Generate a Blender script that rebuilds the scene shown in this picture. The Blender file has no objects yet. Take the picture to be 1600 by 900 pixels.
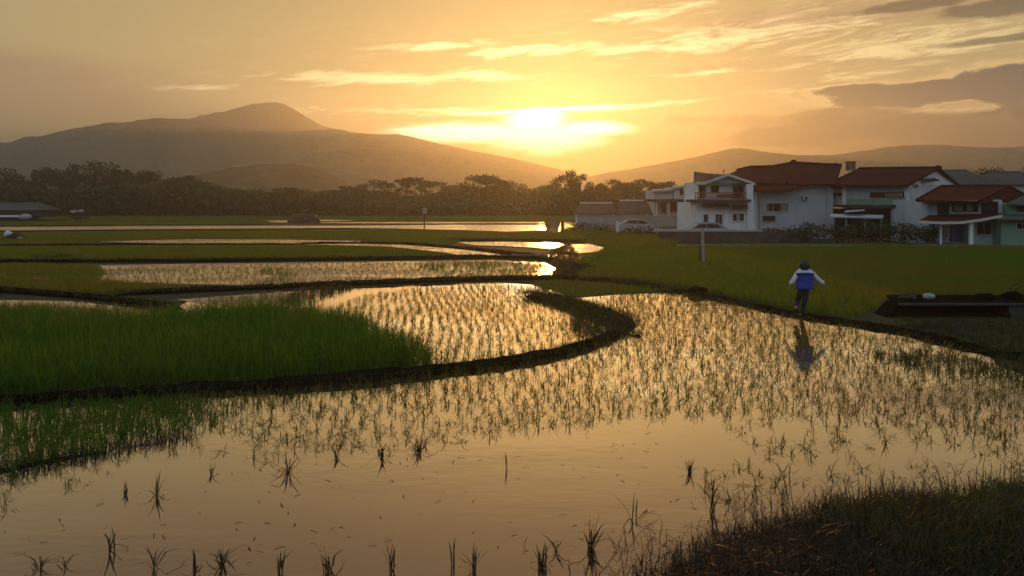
import bpy, math, random
import numpy as np
from mathutils import Vector, Matrix
R = math.radians
random.seed(7); RNG = np.random.default_rng(11)
SC = bpy.context.scene
COL = SC.collection
# ------------------------------------------------------------------ camera: level, 3.3 m above the paddies
F, HY, CH = 1300.0, 315.0, 3.3          # focal length and horizon row of the 1600x900 photograph, camera height
cd = bpy.data.cameras.new('camera'); cam = bpy.data.objects.new('camera', cd); COL.objects.link(cam)
cam.location = (0, 0, CH); cam.rotation_euler = (R(90), 0, 0)
cd.sensor_width = 36; cd.lens = 36 * F / 1600; cd.shift_y = -(450 - HY) / 1600
cd.clip_start = 0.1; cd.clip_end = 20000
SC.camera = cam
def gx(px, py):                          # photograph pixel -> point on the ground plane
    D = F * CH / (py - HY); return ((px - 800) / F * D, D)
def WX(px, D): return (px - 800) / F * D
def WZ(py, D): return CH + (HY - py) / F * D
def poly(pts): return np.array([gx(x, y) for x, y in pts])
# ------------------------------------------------------------------ objects
def tag(o, label=None, cat=None, group=None, kind=None):
    if label: o['label'] = label
    if cat: o['category'] = cat
    if group: o['group'] = group
    if kind: o['kind'] = kind
    return o
def thing(name, label, cat, loc, group=None, rz=0):
    o = bpy.data.objects.new(name, None); COL.objects.link(o); o.empty_display_size = .3
    o.location = loc; o.rotation_euler.z = rz
    return tag(o, label, cat, group)
def link(name, me, parent=None, loc=(0, 0, 0)):
    o = bpy.data.objects.new(name, me); COL.objects.link(o); o.location = loc
    if parent is not None: o.parent = parent
    return o
def copy_tree(o, parent=None):
    c = o.copy(); COL.objects.link(c)
    if parent is not None: c.parent = parent
    for ch in [k for k in o.children]: copy_tree(ch, c)
    return c
class MB:                                # collects faces and links them as one mesh
    def __init__(s): s.v, s.f = [], []
    def add(s, vs, fs):
        n = len(s.v); s.v += [tuple(v) for v in vs]; s.f += [tuple(i + n for i in f) for f in fs]; return s
    def box(s, x0, x1, y0, y1, z0, z1):
        if x0 > x1: x0, x1 = x1, x0
        if z0 > z1: z0, z1 = z1, z0
        return s.add([(x0,y0,z0),(x1,y0,z0),(x1,y1,z0),(x0,y1,z0),(x0,y0,z1),(x1,y0,z1),(x1,y1,z1),(x0,y1,z1)],
                     [(0,3,2,1),(4,5,6,7),(0,1,5,4),(1,2,6,5),(2,3,7,6),(3,0,4,7)])
    def pbox(s, px0, px1, py0, py1, D, depth=.1, dz=0):     # box whose front face spans these photograph pixels at distance D
        return s.box(WX(px0, D), WX(px1, D), D, D + depth, WZ(py1, D) + dz, WZ(py0, D) + dz)
    def slab(s, pts, t):                 # a polygon thickened downwards
        n = len(pts); lo = [(x, y, z - t) for x, y, z in pts]
        return s.add(list(pts) + lo, [tuple(range(n)), tuple(range(2*n-1, n-1, -1))] + [(i, n+i, n+(i+1) % n, (i+1) % n) for i in range(n)])
    def prism(s, pts, d):                # polygon (in xz, at its y) pushed back by d
        n = len(pts); bk = [(x, y + d, z) for x, y, z in pts]
        return s.add(list(pts) + bk, [tuple(range(n)), tuple(range(2*n-1, n-1, -1))] + [((i+1) % n, i, n+i, n+(i+1) % n)[::-1] for i in range(n)])
    def tube(s, pts, rad, k=8):
        pts = [Vector(p) for p in pts]; rad = rad if hasattr(rad, '__len__') else [rad] * len(pts)
        vs, fs = [], []
        for i, p in enumerate(pts):
            d = (pts[min(i+1, len(pts)-1)] - pts[max(i-1, 0)]).normalized()
            a = d.orthogonal().normalized(); b = d.cross(a)
            for j in range(k):
                t = 2 * math.pi * j / k; vs.append(p + (a * math.cos(t) + b * math.sin(t)) * rad[i])
        for i in range(len(pts) - 1):
            for j in range(k):
                q = (j + 1) % k; fs.append((i*k+j, i*k+q, (i+1)*k+q, (i+1)*k+j))
        fs.append(tuple(range(k-1, -1, -1))); fs.append(tuple(range((len(pts)-1)*k, len(pts)*k)))
        return s.add(vs, fs)
    def blob(s, c, r, seed=0, amp=.15, nu=14, nv=9):
        rr = random.Random(seed); ph = [rr.uniform(0, 6.28) for _ in range(6)]; vs, fs = [], []
        for i in range(nv + 1):
            for j in range(nu):
                th = math.pi * i / nv; p = 2 * math.pi * j / nu
                k = 1 + amp * (math.sin(3*p+ph[0]) * math.sin(2*th+ph[1]) + .6 * math.sin(5*p+ph[2]) * math.sin(3*th+ph[3]))
                vs.append((c[0] + r[0]*k*math.sin(th)*math.cos(p), c[1] + r[1]*k*math.sin(th)*math.sin(p), c[2] + r[2]*k*math.cos(th)))
        for i in range(nv):
            for j in range(nu):
                q = (j+1) % nu; fs.append((i*nu+j, (i+1)*nu+j, (i+1)*nu+q, i*nu+q))
        return s.add(vs, fs)
    def mesh(s, name, off=(0, 0, 0)):
        me = bpy.data.meshes.new(name)
        me.from_pydata([(x-off[0], y-off[1], z-off[2]) for x, y, z in s.v], [], s.f); me.update(); return me
    def build(s, name, mat, parent=None, smooth=False, bevel=0):
        top = parent
        while top is not None and top.parent is not None: top = top.parent
        off = tuple(top.location) if top is not None else (0, 0, 0)
        me = s.mesh(name, off); me.materials.append(mat)
        if smooth: me.polygons.foreach_set('use_smooth', [True] * len(me.polygons))
        o = link(name, me, parent)
        if bevel:
            m = o.modifiers.new('bevel', 'BEVEL'); m.width = bevel; m.segments = 2; m.limit_method = 'ANGLE'
        return o
def np_mesh(name, V, quads=None, tris=None, mat=None, smooth=False):
    me = bpy.data.meshes.new(name)
    q = np.zeros((0, 4), np.int64) if quads is None else quads
    t = np.zeros((0, 3), np.int64) if tris is None else tris
    loops = np.concatenate([q.ravel(), t.ravel()]).astype(np.int32)
    tot = np.concatenate([np.full(len(q), 4), np.full(len(t), 3)]).astype(np.int32)
    st = np.concatenate([[0], np.cumsum(tot)[:-1]]).astype(np.int32)
    me.vertices.add(len(V)); me.vertices.foreach_set('co', np.asarray(V, np.float32).ravel())
    me.loops.add(len(loops)); me.loops.foreach_set('vertex_index', loops)
    me.polygons.add(len(tot)); me.polygons.foreach_set('loop_start', st); me.polygons.foreach_set('loop_total', tot)
    if smooth: me.polygons.foreach_set('use_smooth', np.ones(len(tot), bool))
    me.update(calc_edges=True); me.validate()
    if mat: me.materials.append(mat)
    return me
# ------------------------------------------------------------------ polygons and noise on the ground
def inside(P, pts):
    x, y = pts[:, 0], pts[:, 1]; r = np.zeros(len(pts), bool); n = len(P)
    for i in range(n):
        x0, y0 = P[i]; x1, y1 = P[(i + 1) % n]
        c = (y0 > y) != (y1 > y)
        with np.errstate(divide='ignore', invalid='ignore'):
            r ^= c & (x < (x1 - x0) * (y - y0) / (y1 - y0 + 1e-12) + x0)
    return r
def edge_dist(P, pts, closed=True):
    d = np.full(len(pts), 1e9); n = len(P)
    for i in range(n if closed else n - 1):
        a, b = P[i], P[(i + 1) % n]; ab = b - a; t = np.clip(((pts - a) @ ab) / (ab @ ab + 1e-12), 0, 1)
        d = np.minimum(d, np.hypot(*(pts - a - t[:, None] * ab).T))
    return d
def vnoise(pts, s, seed=0):              # smooth value noise 0..1
    p = pts * s + seed * 17.13; i = np.floor(p); f = p - i; f = f * f * (3 - 2 * f)
    h = lambda a, b: np.modf(np.abs(np.sin(a * 127.1 + b * 311.7 + seed) * 43758.5453))[0]
    a, b = i[:, 0], i[:, 1]
    return (h(a, b)*(1-f[:,0])+h(a+1, b)*f[:,0])*(1-f[:,1]) + (h(a, b+1)*(1-f[:,0])+h(a+1, b+1)*f[:,0])*f[:,1]
def scatter(P, per_m2, cap=400000):
    lo, hi = P.min(0), P.max(0); n = int(min(cap, per_m2 * np.prod(hi - lo)))
    q = lo + RNG.random((n, 2)) * (hi - lo); return q[inside(P, q)]
def rows(P, dx, dy, jit, ang=0.0, bend=0.0):   # planted rows
    c, s = math.cos(ang), math.sin(ang); M = np.array([[c, -s], [s, c]]); Q = P @ M; lo, hi = Q.min(0), Q.max(0)
    a, b = np.meshgrid(np.arange(lo[0], hi[0], dx), np.arange(lo[1], hi[1], dy))
    q = np.stack([a.ravel(), b.ravel()], 1); q[:, 0] += bend * np.sin(q[:, 1] * .35) ; q += RNG.normal(0, jit, q.shape)
    q = q @ M.T; return q[inside(P, q)]
def resample(P, step):
    P = np.asarray(P, float); seg = np.hypot(*np.diff(P, axis=0).T); t = np.concatenate([[0], np.cumsum(seg)])
    n = max(2, int(t[-1] / step) + 1); u = np.linspace(0, t[-1], n)
    # Catmull-like smoothing of the polyline
    X = np.stack([np.interp(u, t, P[:, k]) for k in (0, 1)], 1)
    for _ in range(4): X[1:-1] = .25 * X[:-2] + .5 * X[1:-1] + .25 * X[2:]
    return X
def blades(pts, L, w, z=0.0, per=1, spread=.03, lean=.35, droop=.3, rng=RNG):
    """per bent three-piece blades at each point -> vertices, quads, tris"""
    n = len(pts) * per; B = np.repeat(pts, per, 0) + rng.normal(0, spread, (n, 2)); L = np.repeat(L, per) if hasattr(L, '__len__') else np.full(n, L)
    L = L * rng.uniform(.6, 1.1, n); w = np.repeat(w, per) if hasattr(w, '__len__') else np.full(n, w)
    z = np.repeat(z, per) if hasattr(z, '__len__') else np.full(n, z)
    az = rng.uniform(0, 2*np.pi, n); le = np.abs(rng.normal(0, lean, n)); dr = np.abs(rng.normal(0, droop, n))
    d = np.stack([np.cos(az), np.sin(az)], 1); tw = az + np.pi/2 + rng.normal(0, .5, n); s = np.stack([np.cos(tw), np.sin(tw)], 1)
    def pt(t): 
        a = le + dr * t * 1.6; h = np.sin(a) * L * t; up = np.cos(a) * L * t
        return np.concatenate([B + d * h[:, None], (z + up)[:, None]], 1)
    S = np.concatenate([s * (w/2)[:, None], np.zeros((n, 1))], 1)
    p0, p1, p2, p3 = pt(0), pt(.45), pt(.78), pt(1.0)
    V = np.stack([p0-S*.7, p0+S*.7, p1-S, p1+S, p2-S*.6, p2+S*.6, p3], 1).reshape(-1, 3)
    b = np.arange(n)[:, None] * 7
    return V, np.concatenate([b + [0,1,3,2], b + [2,3,5,4]]), b + [4,5,6]
def merge(parts):
    V, Q, T, o = [], [], [], 0
    for v, q, t in parts: V.append(v); Q.append(q + o); T.append(t + o); o += len(v)
    return np.concatenate(V), np.concatenate(Q), np.concatenate(T)
SUN_E = 2.15; EXPO = 0.0
NISH = (.035, .026, .014); ZEN = (.38, .455, .55); WARM = (.53, .415, .185); GLOW1 = (.14, .14, .05); MIDB = (.22, .148, .088)
HAZE_D = 4.2e-4; HAZE_G = .74; HAZE_C = (.80, .91, 1.0, 1); DARK = (.01, .04, .06); DARK2 = (.02, .045, .04); HORIZ = (.12, .10, .06); HEART = 420
# ------------------------------------------------------------------ node helpers
class X:                                 # a socket with arithmetic
    def __init__(s, t, k): s.t, s.k = t, k
    def m(s, op, *o, clamp=False):
        n = s.t.nodes.new('ShaderNodeMath'); n.operation = op; n.use_clamp = clamp
        for i, q in enumerate((s,) + o):
            if isinstance(q, X): s.t.links.new(q.k, n.inputs[i])
            else: n.inputs[i].default_value = float(q)
        return X(s.t, n.outputs[0])
    def __add__(s, o): return s.m('ADD', o)
    __radd__ = __add__
    def __sub__(s, o): return s.m('SUBTRACT', o)
    def __rsub__(s, o): return (s * -1) + o
    def __mul__(s, o): return s.m('MULTIPLY', o)
    __rmul__ = __mul__
    def __truediv__(s, o): return s.m('DIVIDE', o)
    def exp(s): return s.m('EXPONENT')
    def cl(s): return s.m('ADD', 0, clamp=True)
    def step(s, a, b):
        n = s.t.nodes.new('ShaderNodeMapRange'); n.interpolation_type = 'SMOOTHSTEP'
        s.t.links.new(s.k, n.inputs['Value']); n.inputs['From Min'].default_value = a; n.inputs['From Max'].default_value = b
        return X(s.t, n.outputs['Result'])
def mixc(t, f, a, b, mode='MIX'):
    n = t.nodes.new('ShaderNodeMix'); n.data_type = 'RGBA'; n.blend_type = mode; n.clamp_factor = True
    for q, i in ((f, 0), (a, 6), (b, 7)):
        if isinstance(q, X): t.links.new(q.k, n.inputs[i])
        elif i == 0: n.inputs[0].default_value = q
        else: n.inputs[i].default_value = (*q, 1)
    return X(t, n.outputs[2])
def xyz(t, x, y, z):
    n = t.nodes.new('ShaderNodeCombineXYZ')
    for i, q in enumerate((x, y, z)):
        if isinstance(q, X): t.links.new(q.k, n.inputs[i])
        else: n.inputs[i].default_value = q
    return X(t, n.outputs[0])
def noise(t, vec, scale, detail=4, rough=.55, dist=0):
    n = t.nodes.new('ShaderNodeTexNoise'); t.links.new(vec.k, n.inputs['Vector'])
    n.inputs['Scale'].default_value = scale; n.inputs['Detail'].default_value = detail
    n.inputs['Roughness'].default_value = rough; n.inputs['Distortion'].default_value = dist
    return X(t, n.outputs['Fac'])
def pos(t, sx=1, sy=1, sz=1):
    g = t.nodes.new('ShaderNodeNewGeometry'); m = t.nodes.new('ShaderNodeMapping'); m.inputs['Scale'].default_value = (sx, sy, sz)
    t.links.new(g.outputs['Position'], m.inputs['Vector']); return X(t, m.outputs[0])
def bump(t, h, strength, dist=.02):
    n = t.nodes.new('ShaderNodeBump'); t.links.new(h.k, n.inputs['Height']); n.inputs['Strength'].default_value = strength
    n.inputs['Distance'].default_value = dist; return n
def new_mat(name):
    m = bpy.data.materials.new(name); m.use_nodes = True; t = m.node_tree; t.nodes.remove(t.nodes['Principled BSDF'])
    return m, t, t.nodes['Material Output']
def surface(name, a, b, scale=3, rough=.8, spec=.3, b_str=.3, b_dist=.02, stretch=(1, 1, 1), fine=None):
    """two natural tones mixed by noise, with a finer grain and bump"""
    m, t, out = new_mat(name); p = pos(t, *stretch)
    n1 = noise(t, p, scale, 5, .6); n2 = noise(t, p, (fine or scale * 9), 3, .6)
    f = (n1 * .7 + n2 * .3).step(.36, .64)
    P = t.nodes.new('ShaderNodeBsdfPrincipled'); t.links.new(mixc(t, f, a, b).k, P.inputs['Base Color'])
    P.inputs['Roughness'].default_value = rough; P.inputs['Specular IOR Level'].default_value = spec
    if b_str: t.links.new(bump(t, n1 * .5 + n2, b_str, b_dist).outputs[0], P.inputs['Normal'])
    t.links.new(P.outputs[0], out.inputs[0]); return m
def leafy(name, a, b, c, transl=.35, patch=.25, gloss=.25):
    """foliage: every blade or leaf its own tone between a and b, patches of c over the field, light let through"""
    m, t, out = new_mat(name); g = t.nodes.new('ShaderNodeNewGeometry'); r = X(t, g.outputs['Random Per Island'])
    col = mixc(t, r, a, b); col = mixc(t, (r * 7.31).m('FRACT').step(.8, .92) * .8, col, tuple(1.6 * q for q in b)); n = (noise(t, pos(t, 1, 1, .2), patch, 3) * .65 + noise(t, pos(t, .6, 2.2, .2), patch * 3.1 + .05, 4) * .35).step(.42, .6); col = mixc(t, n * .85, col, c)
    P = t.nodes.new('ShaderNodeBsdfPrincipled'); t.links.new(col.k, P.inputs['Base Color']); P.inputs['Roughness'].default_value = .55
    P.inputs['Specular IOR Level'].default_value = gloss
    T = t.nodes.new('ShaderNodeBsdfTranslucent'); t.links.new(mixc(t, 1, col, (1.25, 1.2, .55), 'MULTIPLY').k, T.inputs[0])
    mx = t.nodes.new('ShaderNodeMixShader'); mx.inputs[0].default_value = transl
    t.links.new(P.outputs[0], mx.inputs[1]); t.links.new(T.outputs[0], mx.inputs[2]); t.links.new(mx.outputs[0], out.inputs[0]); return m
def water_mat(name, mud, ior, rough, ripple):
    m, t, out = new_mat(name); p = pos(t, 1, 2.2, 1)
    d = t.nodes.new('ShaderNodeBsdfDiffuse'); n0 = noise(t, pos(t), .6, 4, .6)
    t.links.new(mixc(t, n0.step(.35, .65), tuple(c * .75 for c in mud), mud).k, d.inputs[0])
    gl = t.nodes.new('ShaderNodeBsdfGlossy'); gl.distribution = 'BECKMANN'; gl.inputs['Roughness'].default_value = rough; gl.inputs[0].default_value = (1, .97, .92, 1)
    h = noise(t, p, 3.2, 3, .5) * 1.0 + noise(t, p, 11, 2, .5) * .25 + noise(t, pos(t, .6, 1.2, 1), .5, 2) * 1.5
    # wind ruffles the water in drifting patches only
    bp = bump(t, h * (noise(t, pos(t, .5, 1, 1), .35, 2).step(.42, .64) * .8 + .2), 1.0, ripple)
    lw = t.nodes.new('ShaderNodeLayerWeight'); lw.inputs['Blend'].default_value = .5
    for q in (gl, lw): t.links.new(bp.outputs[0], q.inputs['Normal'])
    fr = X(t, lw.outputs['Facing']).m('POWER', ior) * .95 + .04
    mx = t.nodes.new('ShaderNodeMixShader'); t.links.new(fr.k, mx.inputs[0])
    t.links.new(d.outputs[0], mx.inputs[1]); t.links.new(gl.outputs[0], mx.inputs[2]); t.links.new(mx.outputs[0], out.inputs[0]); return m
def tile_mat(name, a, b):
    m, t, out = new_mat(name); p = pos(t)
    w = t.nodes.new('ShaderNodeTexWave'); w.bands_direction = 'X'; w.inputs['Scale'].default_value = 1.3; t.links.new(p.k, w.inputs[0])
    v = t.nodes.new('ShaderNodeTexWave'); v.bands_direction = 'Z'; v.inputs['Scale'].default_value = 2.2; v.wave_profile = 'SAW'; t.links.new(p.k, v.inputs[0])
    n = noise(t, p, .8, 5, .65); f = noise(t, p, 7, 3, .6)
    P = t.nodes.new('ShaderNodeBsdfPrincipled'); t.links.new(mixc(t, (n * .6 + f * .4).step(.35, .65), a, b).k, P.inputs['Base Color'])
    P.inputs['Roughness'].default_value = .9; P.inputs['Specular IOR Level'].default_value = .08
    t.links.new(bump(t, X(t, w.outputs['Fac']) + X(t, v.outputs['Fac']) * .6, .6, .05).outputs[0], P.inputs['Normal'])
    t.links.new(P.outputs[0], out.inputs[0]); return m
def plaster(name, a, stain=.6):
    """painted render with rain streaks and blotches"""
    m, t, out = new_mat(name); s = noise(t, pos(t, 1.1, 1.1, .16), 1.2, 6, .75).step(.46, .74); b = noise(t, pos(t), .7, 4).step(.4, .7)
    P = t.nodes.new('ShaderNodeBsdfPrincipled')
    c = mixc(t, s * .55, a, tuple(x * stain for x in a)); c = mixc(t, b * .4, c, (a[0]*.8, a[1]*.76, a[2]*.68))
    t.links.new(c.k, P.inputs['Base Color']); P.inputs['Roughness'].default_value = .85; P.inputs['Specular IOR Level'].default_value = .25
    t.links.new(bump(t, noise(t, pos(t), 25, 3), .2, .01).outputs[0], P.inputs['Normal']); t.links.new(P.outputs[0], out.inputs[0]); return m
def glass_mat(name):
    m, t, out = new_mat(name); P = t.nodes.new('ShaderNodeBsdfPrincipled'); n = noise(t, pos(t), 1.2, 2)
    t.links.new(mixc(t, n.step(.4, .6), (.012, .013, .015), (.03, .032, .035)).k, P.inputs['Base Color'])
    P.inputs['Roughness'].default_value = .12; P.inputs['Specular IOR Level'].default_value = .35
    t.links.new(P.outputs[0], out.inputs[0]); return m
M = {}
M['mud'] = surface('dark_mud', (.006, .005, .004), (.016, .012, .008), 1.5, 1.0, .0, .7, .05)
M['ground'] = surface('field_ground', (.022, .030, .010), (.05, .046, .018), .12, .9, .15, .5, .05, fine=2.0)
M['bank'] = surface('damp_bank', (.009, .007, .004), (.022, .016, .009), 2, .85, .2, .6, .04)
M['water'] = water_mat('paddy_water', (.06, .04, .022), 1.6, .04, .0021)
M['ruffled'] = water_mat('ruffled_paddy_water', (.07, .045, .022), .9, .2, .07)
M['rice'] = leafy('rice_blades', (.035, .11, .004), (.07, .165, .008), (.09, .14, .008), .5)
M['seedling'] = leafy('seedling_blades', (.085, .09, .012), (.15, .145, .022), (.17, .14, .025), .6)
M['dark_seedling'] = leafy('dark_seedling_blades', (.03, .034, .010), (.055, .055, .016), (.045, .038, .014), .3)
M['field'] = leafy('short_rice', (.075, .145, .004), (.12, .18, .008), (.17, .15, .014), .5, .08)
M['weeds'] = leafy('bank_weeds', (.03, .052, .008), (.06, .072, .014), (.055, .045, .018), .35, .6)
M['dry'] = leafy('dry_grass', (.018, .012, .007), (.05, .034, .018), (.02, .018, .008), .2, .8)
M['leaf'] = leafy('tree_leaves', (.022, .040, .014), (.045, .070, .022), (.04, .05, .02), .3, .15)
M['bark'] = surface('bark', (.05, .038, .028), (.10, .08, .06), 2, .9, .2, .7, .04, (1, 1, .3))
M['hill'] = surface('forested_slope', (.012, .022, .010), (.075, .075, .04), .02, .95, .1, 1, 6, fine=.14)
M['white'] = plaster('white_render', (.80, .80, .77)); M['grey'] = plaster('grey_render', (.50, .54, .56)); M['cream'] = plaster('cream_render', (.62, .58, .5))
M['green'] = plaster('green_render', (.24, .36, .26)); M['blue'] = plaster('pale_blue_render', (.42, .52, .62)); M['concrete'] = plaster('weathered_concrete', (.36, .35, .33), .5)
M['darkwall'] = surface('dark_wall', (.04, .038, .036), (.08, .075, .07), 1.2, .9, .2, .4, .03)
M['tile'] = tile_mat('red_roof_tiles', (.042, .007, .008), (.07, .013, .012)); M['tile2'] = tile_mat('rust_roof_tiles', (.06, .012, .006), (.095, .022, .009))
M['tile3'] = tile_mat('grey_roof_tiles', (.06, .06, .055), (.10, .10, .09)); M['tileb'] = tile_mat('brown_roof_tiles', (.10, .06, .045), (.16, .095, .07))
M['brick'] = surface('bare_brick', (.20, .10, .07), (.30, .17, .12), 3, .9, .2, .5, .02)
M['glass'] = glass_mat('dim_glass'); M['wood'] = surface('dark_wood', (.06, .035, .02), (.12, .07, .04), 2, .7, .3, .4, .01, (1, 1, .2))
M['redrail'] = surface('red_brown_paint', (.17, .05, .035), (.24, .08, .055), 3, .6, .4, .2)
M['zinc'] = surface('zinc_sheet', (.34, .37, .41), (.5, .53, .57), 1.2, .45, .5, .3, .01, (6, 1, 1)); M['pole'] = surface('weathered_pole', (.25, .22, .18), (.42, .38, .32), 4, .8, .3, .4, .01, (1, 1, .3))
M['bluedoor'] = surface('blue_door_paint', (.10, .14, .24), (.14, .19, .31), 2, .55, .4, .2); M['carpaint'] = surface('white_car_paint', (.30, .31, .32), (.38, .39, .40), 1, .35, .5, 0)
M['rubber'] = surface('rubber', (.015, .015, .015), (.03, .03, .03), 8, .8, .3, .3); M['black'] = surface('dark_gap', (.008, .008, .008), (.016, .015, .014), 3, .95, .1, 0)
M['silver'] = surface('silver_car_paint', (.24, .26, .28), (.30, .32, .34), 1, .35, .5, 0); M['curtain'] = surface('curtain', (.22, .2, .17), (.34, .32, .28), 6, .9, .1, .5, .02, (8, 1, 1))
M['straw'] = surface('straw', (.07, .042, .025), (.13, .08, .045), 3, .95, .1, .9, .08, (1, 1, 3)); M['sack'] = surface('white_sack', (.30, .29, .27), (.42, .41, .38), 5, .9, .2, .6, .02)
M['skin'] = surface('skin', (.30, .17, .11), (.36, .21, .14), 6, .55, .4, .1); M['hair'] = surface('black_hair', (.008, .007, .007), (.018, .015, .013), 20, .5, .5, .5, .01, (1, 1, .2))
M['shirt'] = surface('white_cloth', (.62, .62, .68), (.74, .74, .78), 9, .9, .2, .5, .01); M['jacket'] = surface('blue_cloth', (.035, .05, .26), (.05, .075, .36), 8, .85, .2, .5, .01)
M['trousers'] = surface('grey_cloth', (.012, .012, .016), (.045, .043, .052), 14, .9, .2, .5, .01); M['shoe'] = surface('dark_shoe', (.02, .015, .014), (.04, .03, .028), 9, .7, .3, .2)
# ------------------------------------------------------------------ sun, sky, clouds
SUN = Vector(((864 - 800) / F, 1, (HY - 208) / F)).normalized()
SAZ, SEL = math.atan2(SUN.x, SUN.y), math.asin(SUN.z)
def AE(px, py):
    a = math.atan((px - 800) / F); return a, math.atan((HY - py) / F * math.cos(a))
sl = bpy.data.lights.new('sun', 'SUN'); sl.energy = SUN_E; sl.angle = R(0.6); sl.color = (1, .385, .075)
so = bpy.data.objects.new('sun', sl); COL.objects.link(so); so.rotation_euler = SUN.to_track_quat('Z', 'Y').to_euler(); so.location = (30, 600, 60)
w = bpy.data.worlds.new('World'); SC.world = w; w.use_nodes = True; T = w.node_tree; BG = T.nodes['Background']
sk = T.nodes.new('ShaderNodeTexSky'); sk.sky_type = 'NISHITA'; sk.sun_disc = False; sk.sun_elevation = SEL; sk.sun_rotation = SAZ; sk.dust_density = 3; sk.air_density = 1.2
tc = T.nodes.new('ShaderNodeTexCoord'); sp = T.nodes.new('ShaderNodeSeparateXYZ'); T.links.new(tc.outputs['Generated'], sp.inputs[0])
dx, dy, dz = (X(T, sp.outputs[i]) for i in range(3))
az, el = dx.m('ARCTAN2', dy), dz.m('ARCSINE')
dot = (dx * SUN.x + dy * SUN.y + dz * SUN.z).m('MINIMUM', 1)
off = 1 - dot                                             # 0 at the sun
elp = el.m('MAXIMUM', 0)
def rgb(f, c): return mixc(T, 1, xyz(T, f, f, f), c, 'MULTIPLY')
def add(a, b): return mixc(T, 1, a, b, 'ADD')
front = 1 - off.step(.25, .9)
low = 1 - elp.step(.19, .40)
base = mixc(T, 1, X(T, sk.outputs[0]), NISH, 'MULTIPLY')
veil = mixc(T, front, ZEN, mixc(T, low, mixc(T, elp.step(.55, .95), MIDB, ZEN), WARM))
col = add(mixc(T, .85, base, veil), rgb((off * -55).exp(), GLOW1))
# streaky noise, stretched along the horizon
wv = xyz(T, az * 3.0 + el * 2.0, el * 17.0 - az * 1.6, 0.0)
n1 = noise(T, wv, 1.6, 7, .58, .6); n2 = noise(T, xyz(T, az * 5 + 3.1, el * 15 - az * .8, 2.0), 2.2, 6, .6, .8); n3 = noise(T, xyz(T, az * 14, el * 26, 5.0), 1.5, 6, .62, .4)
def bl(px, py, w_, h_, rot=0.0):
    a0, e0 = AE(px, py); c, s = math.cos(rot), math.sin(rot); A, E = az - a0, el - e0
    u, v = (A * c + E * s) / (w_ / F), (E * c - A * s) / (h_ / F)
    return ((u * u + v * v) * -1).exp()
def total(l):
    r = l[0]
    for q in l[1:]: r = r.m('MAXIMUM', q)
    return r
def mx_add(l):
    r = l[0]
    for q in l[1:]: r = r + q
    return r
# soft grey-mauve veils low on both sides
left = bl(60, 150, 330, 55) + bl(-100, 90, 260, 30) * .6
col = mixc(T, (left * (n1 * 1.0 + .35)).step(.25, 1.0) * .75, col, (.33, .21, .125))
right = total([bl(1420, 205, 330, 48), bl(1560, 215, 200, 40), bl(1180, 190, 200, 16, -.05) * .75])
col = mixc(T, (right + (n2 - .5) * 1.3).step(.42, .72) * .85, col, (.36, .215, .105))
top = bl(1560, -10, 420, 40, .03) + bl(1350, 10, 160, 14, .05) * .6
col = mixc(T, (top + (n1 - .5) * 1.5).step(.35, .9) * .8, col, (.44, .30, .155))
# bright lit streaks
st = total([bl(1000, 22, 130, 14, .12), bl(1180, 55, 320, 22, .06), bl(880, 76, 210, 12, .05), bl(1450, 70, 260, 30, .04), bl(690, 72, 130, 9, .06), bl(560, 122, 200, 13, .02), bl(760, 118, 90, 12),
            bl(1110, 112, 110, 6, .05), bl(700, 175, 260, 9), bl(980, 168, 160, 5, .09) * 1.2, bl(300, 135, 160, 6, .03) * .7, bl(1330, 120, 140, 14, .12) * .8, bl(1500, 170, 200, 10) * .8])
n4 = noise(T, xyz(T, az * 13 + 1.7, el * 95 - az * 8.5, 7.0), 1.3, 9, .66, 1.2); n5 = noise(T, xyz(T, az * 6 + 8.0, el * 46 - az * 4.4, 3.0), 1.5, 8, .64, 1.0)
bright = (st * .85 + (n5 - .5) * 1.7 + (n4 - .5) * 1.5).step(.38, 1.0)
col = add(col, rgb(bright * (.42 + (off * -22).exp() * 1.0), (.85, .68, .36)))
wisp = (bl(1250, 45, 480, 75, .04) + bl(700, 110, 330, 50) * .7 + bl(1500, 190, 260, 40) * .6).cl() * (n4 * .6 + n5 * .4 - .5)
col = mixc(T, (wisp * 3.8).cl() * .75, col, (1.0, .74, .36)); col = mixc(T, (wisp * -3.8).cl() * .6, col, (.36, .25, .14))
# the dark slate cloud at the right with a lit rim
dk = total([bl(1480, 142, 190, 22, .03), bl(1350, 142, 90, 12), bl(1590, 132, 120, 38), bl(1720, 135, 220, 42)]) + (n3 - .5) * .9 + (n5 - .5) * .7
col = add(col, rgb(dk.step(.2, .42) * (1 - dk.step(.42, .56)) * .25, (1, .66, .3)))
col = mixc(T, dk.step(.42, .60) * .95, col, DARK)
dk2 = total([bl(1320, 180, 110, 18), bl(1440, 196, 240, 24), bl(1240, 214, 130, 22), bl(1420, 10, 130, 12, .04), bl(1560, 12, 120, 16), bl(1560, 62, 130, 9, .03) * .8, bl(1640, 210, 240, 30)]) + (n3 - .5) * .8 + (n5 - .5) * .6
col = mixc(T, dk2.step(.45, .75) * .8, col, DARK2)
# the blown-out heart where the sun burns through thin cloud
heart = total([bl(850, 214, 114, 33), bl(850, 232, 66, 20) * .8, bl(745, 208, 155, 20), bl(920, 201, 85, 15), bl(838, 190, 66, 25), bl(690, 204, 90, 9), bl(850, 172, 170, 6, .05) * .85]) + (n3 - .5) * .3 + (n4 - .5) * .35
col = add(col, rgb(heart.step(.30, .95), (3.2, 2.9, 2.1)))
col = add(col, rgb((off * -HEART).exp(), (.7, .4, .08)))
# air reddens and dims the sky low over the hills
col = mixc(T, elp.step(.03, .125), mixc(T, 1, col, HORIZ, 'MULTIPLY'), col)
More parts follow.
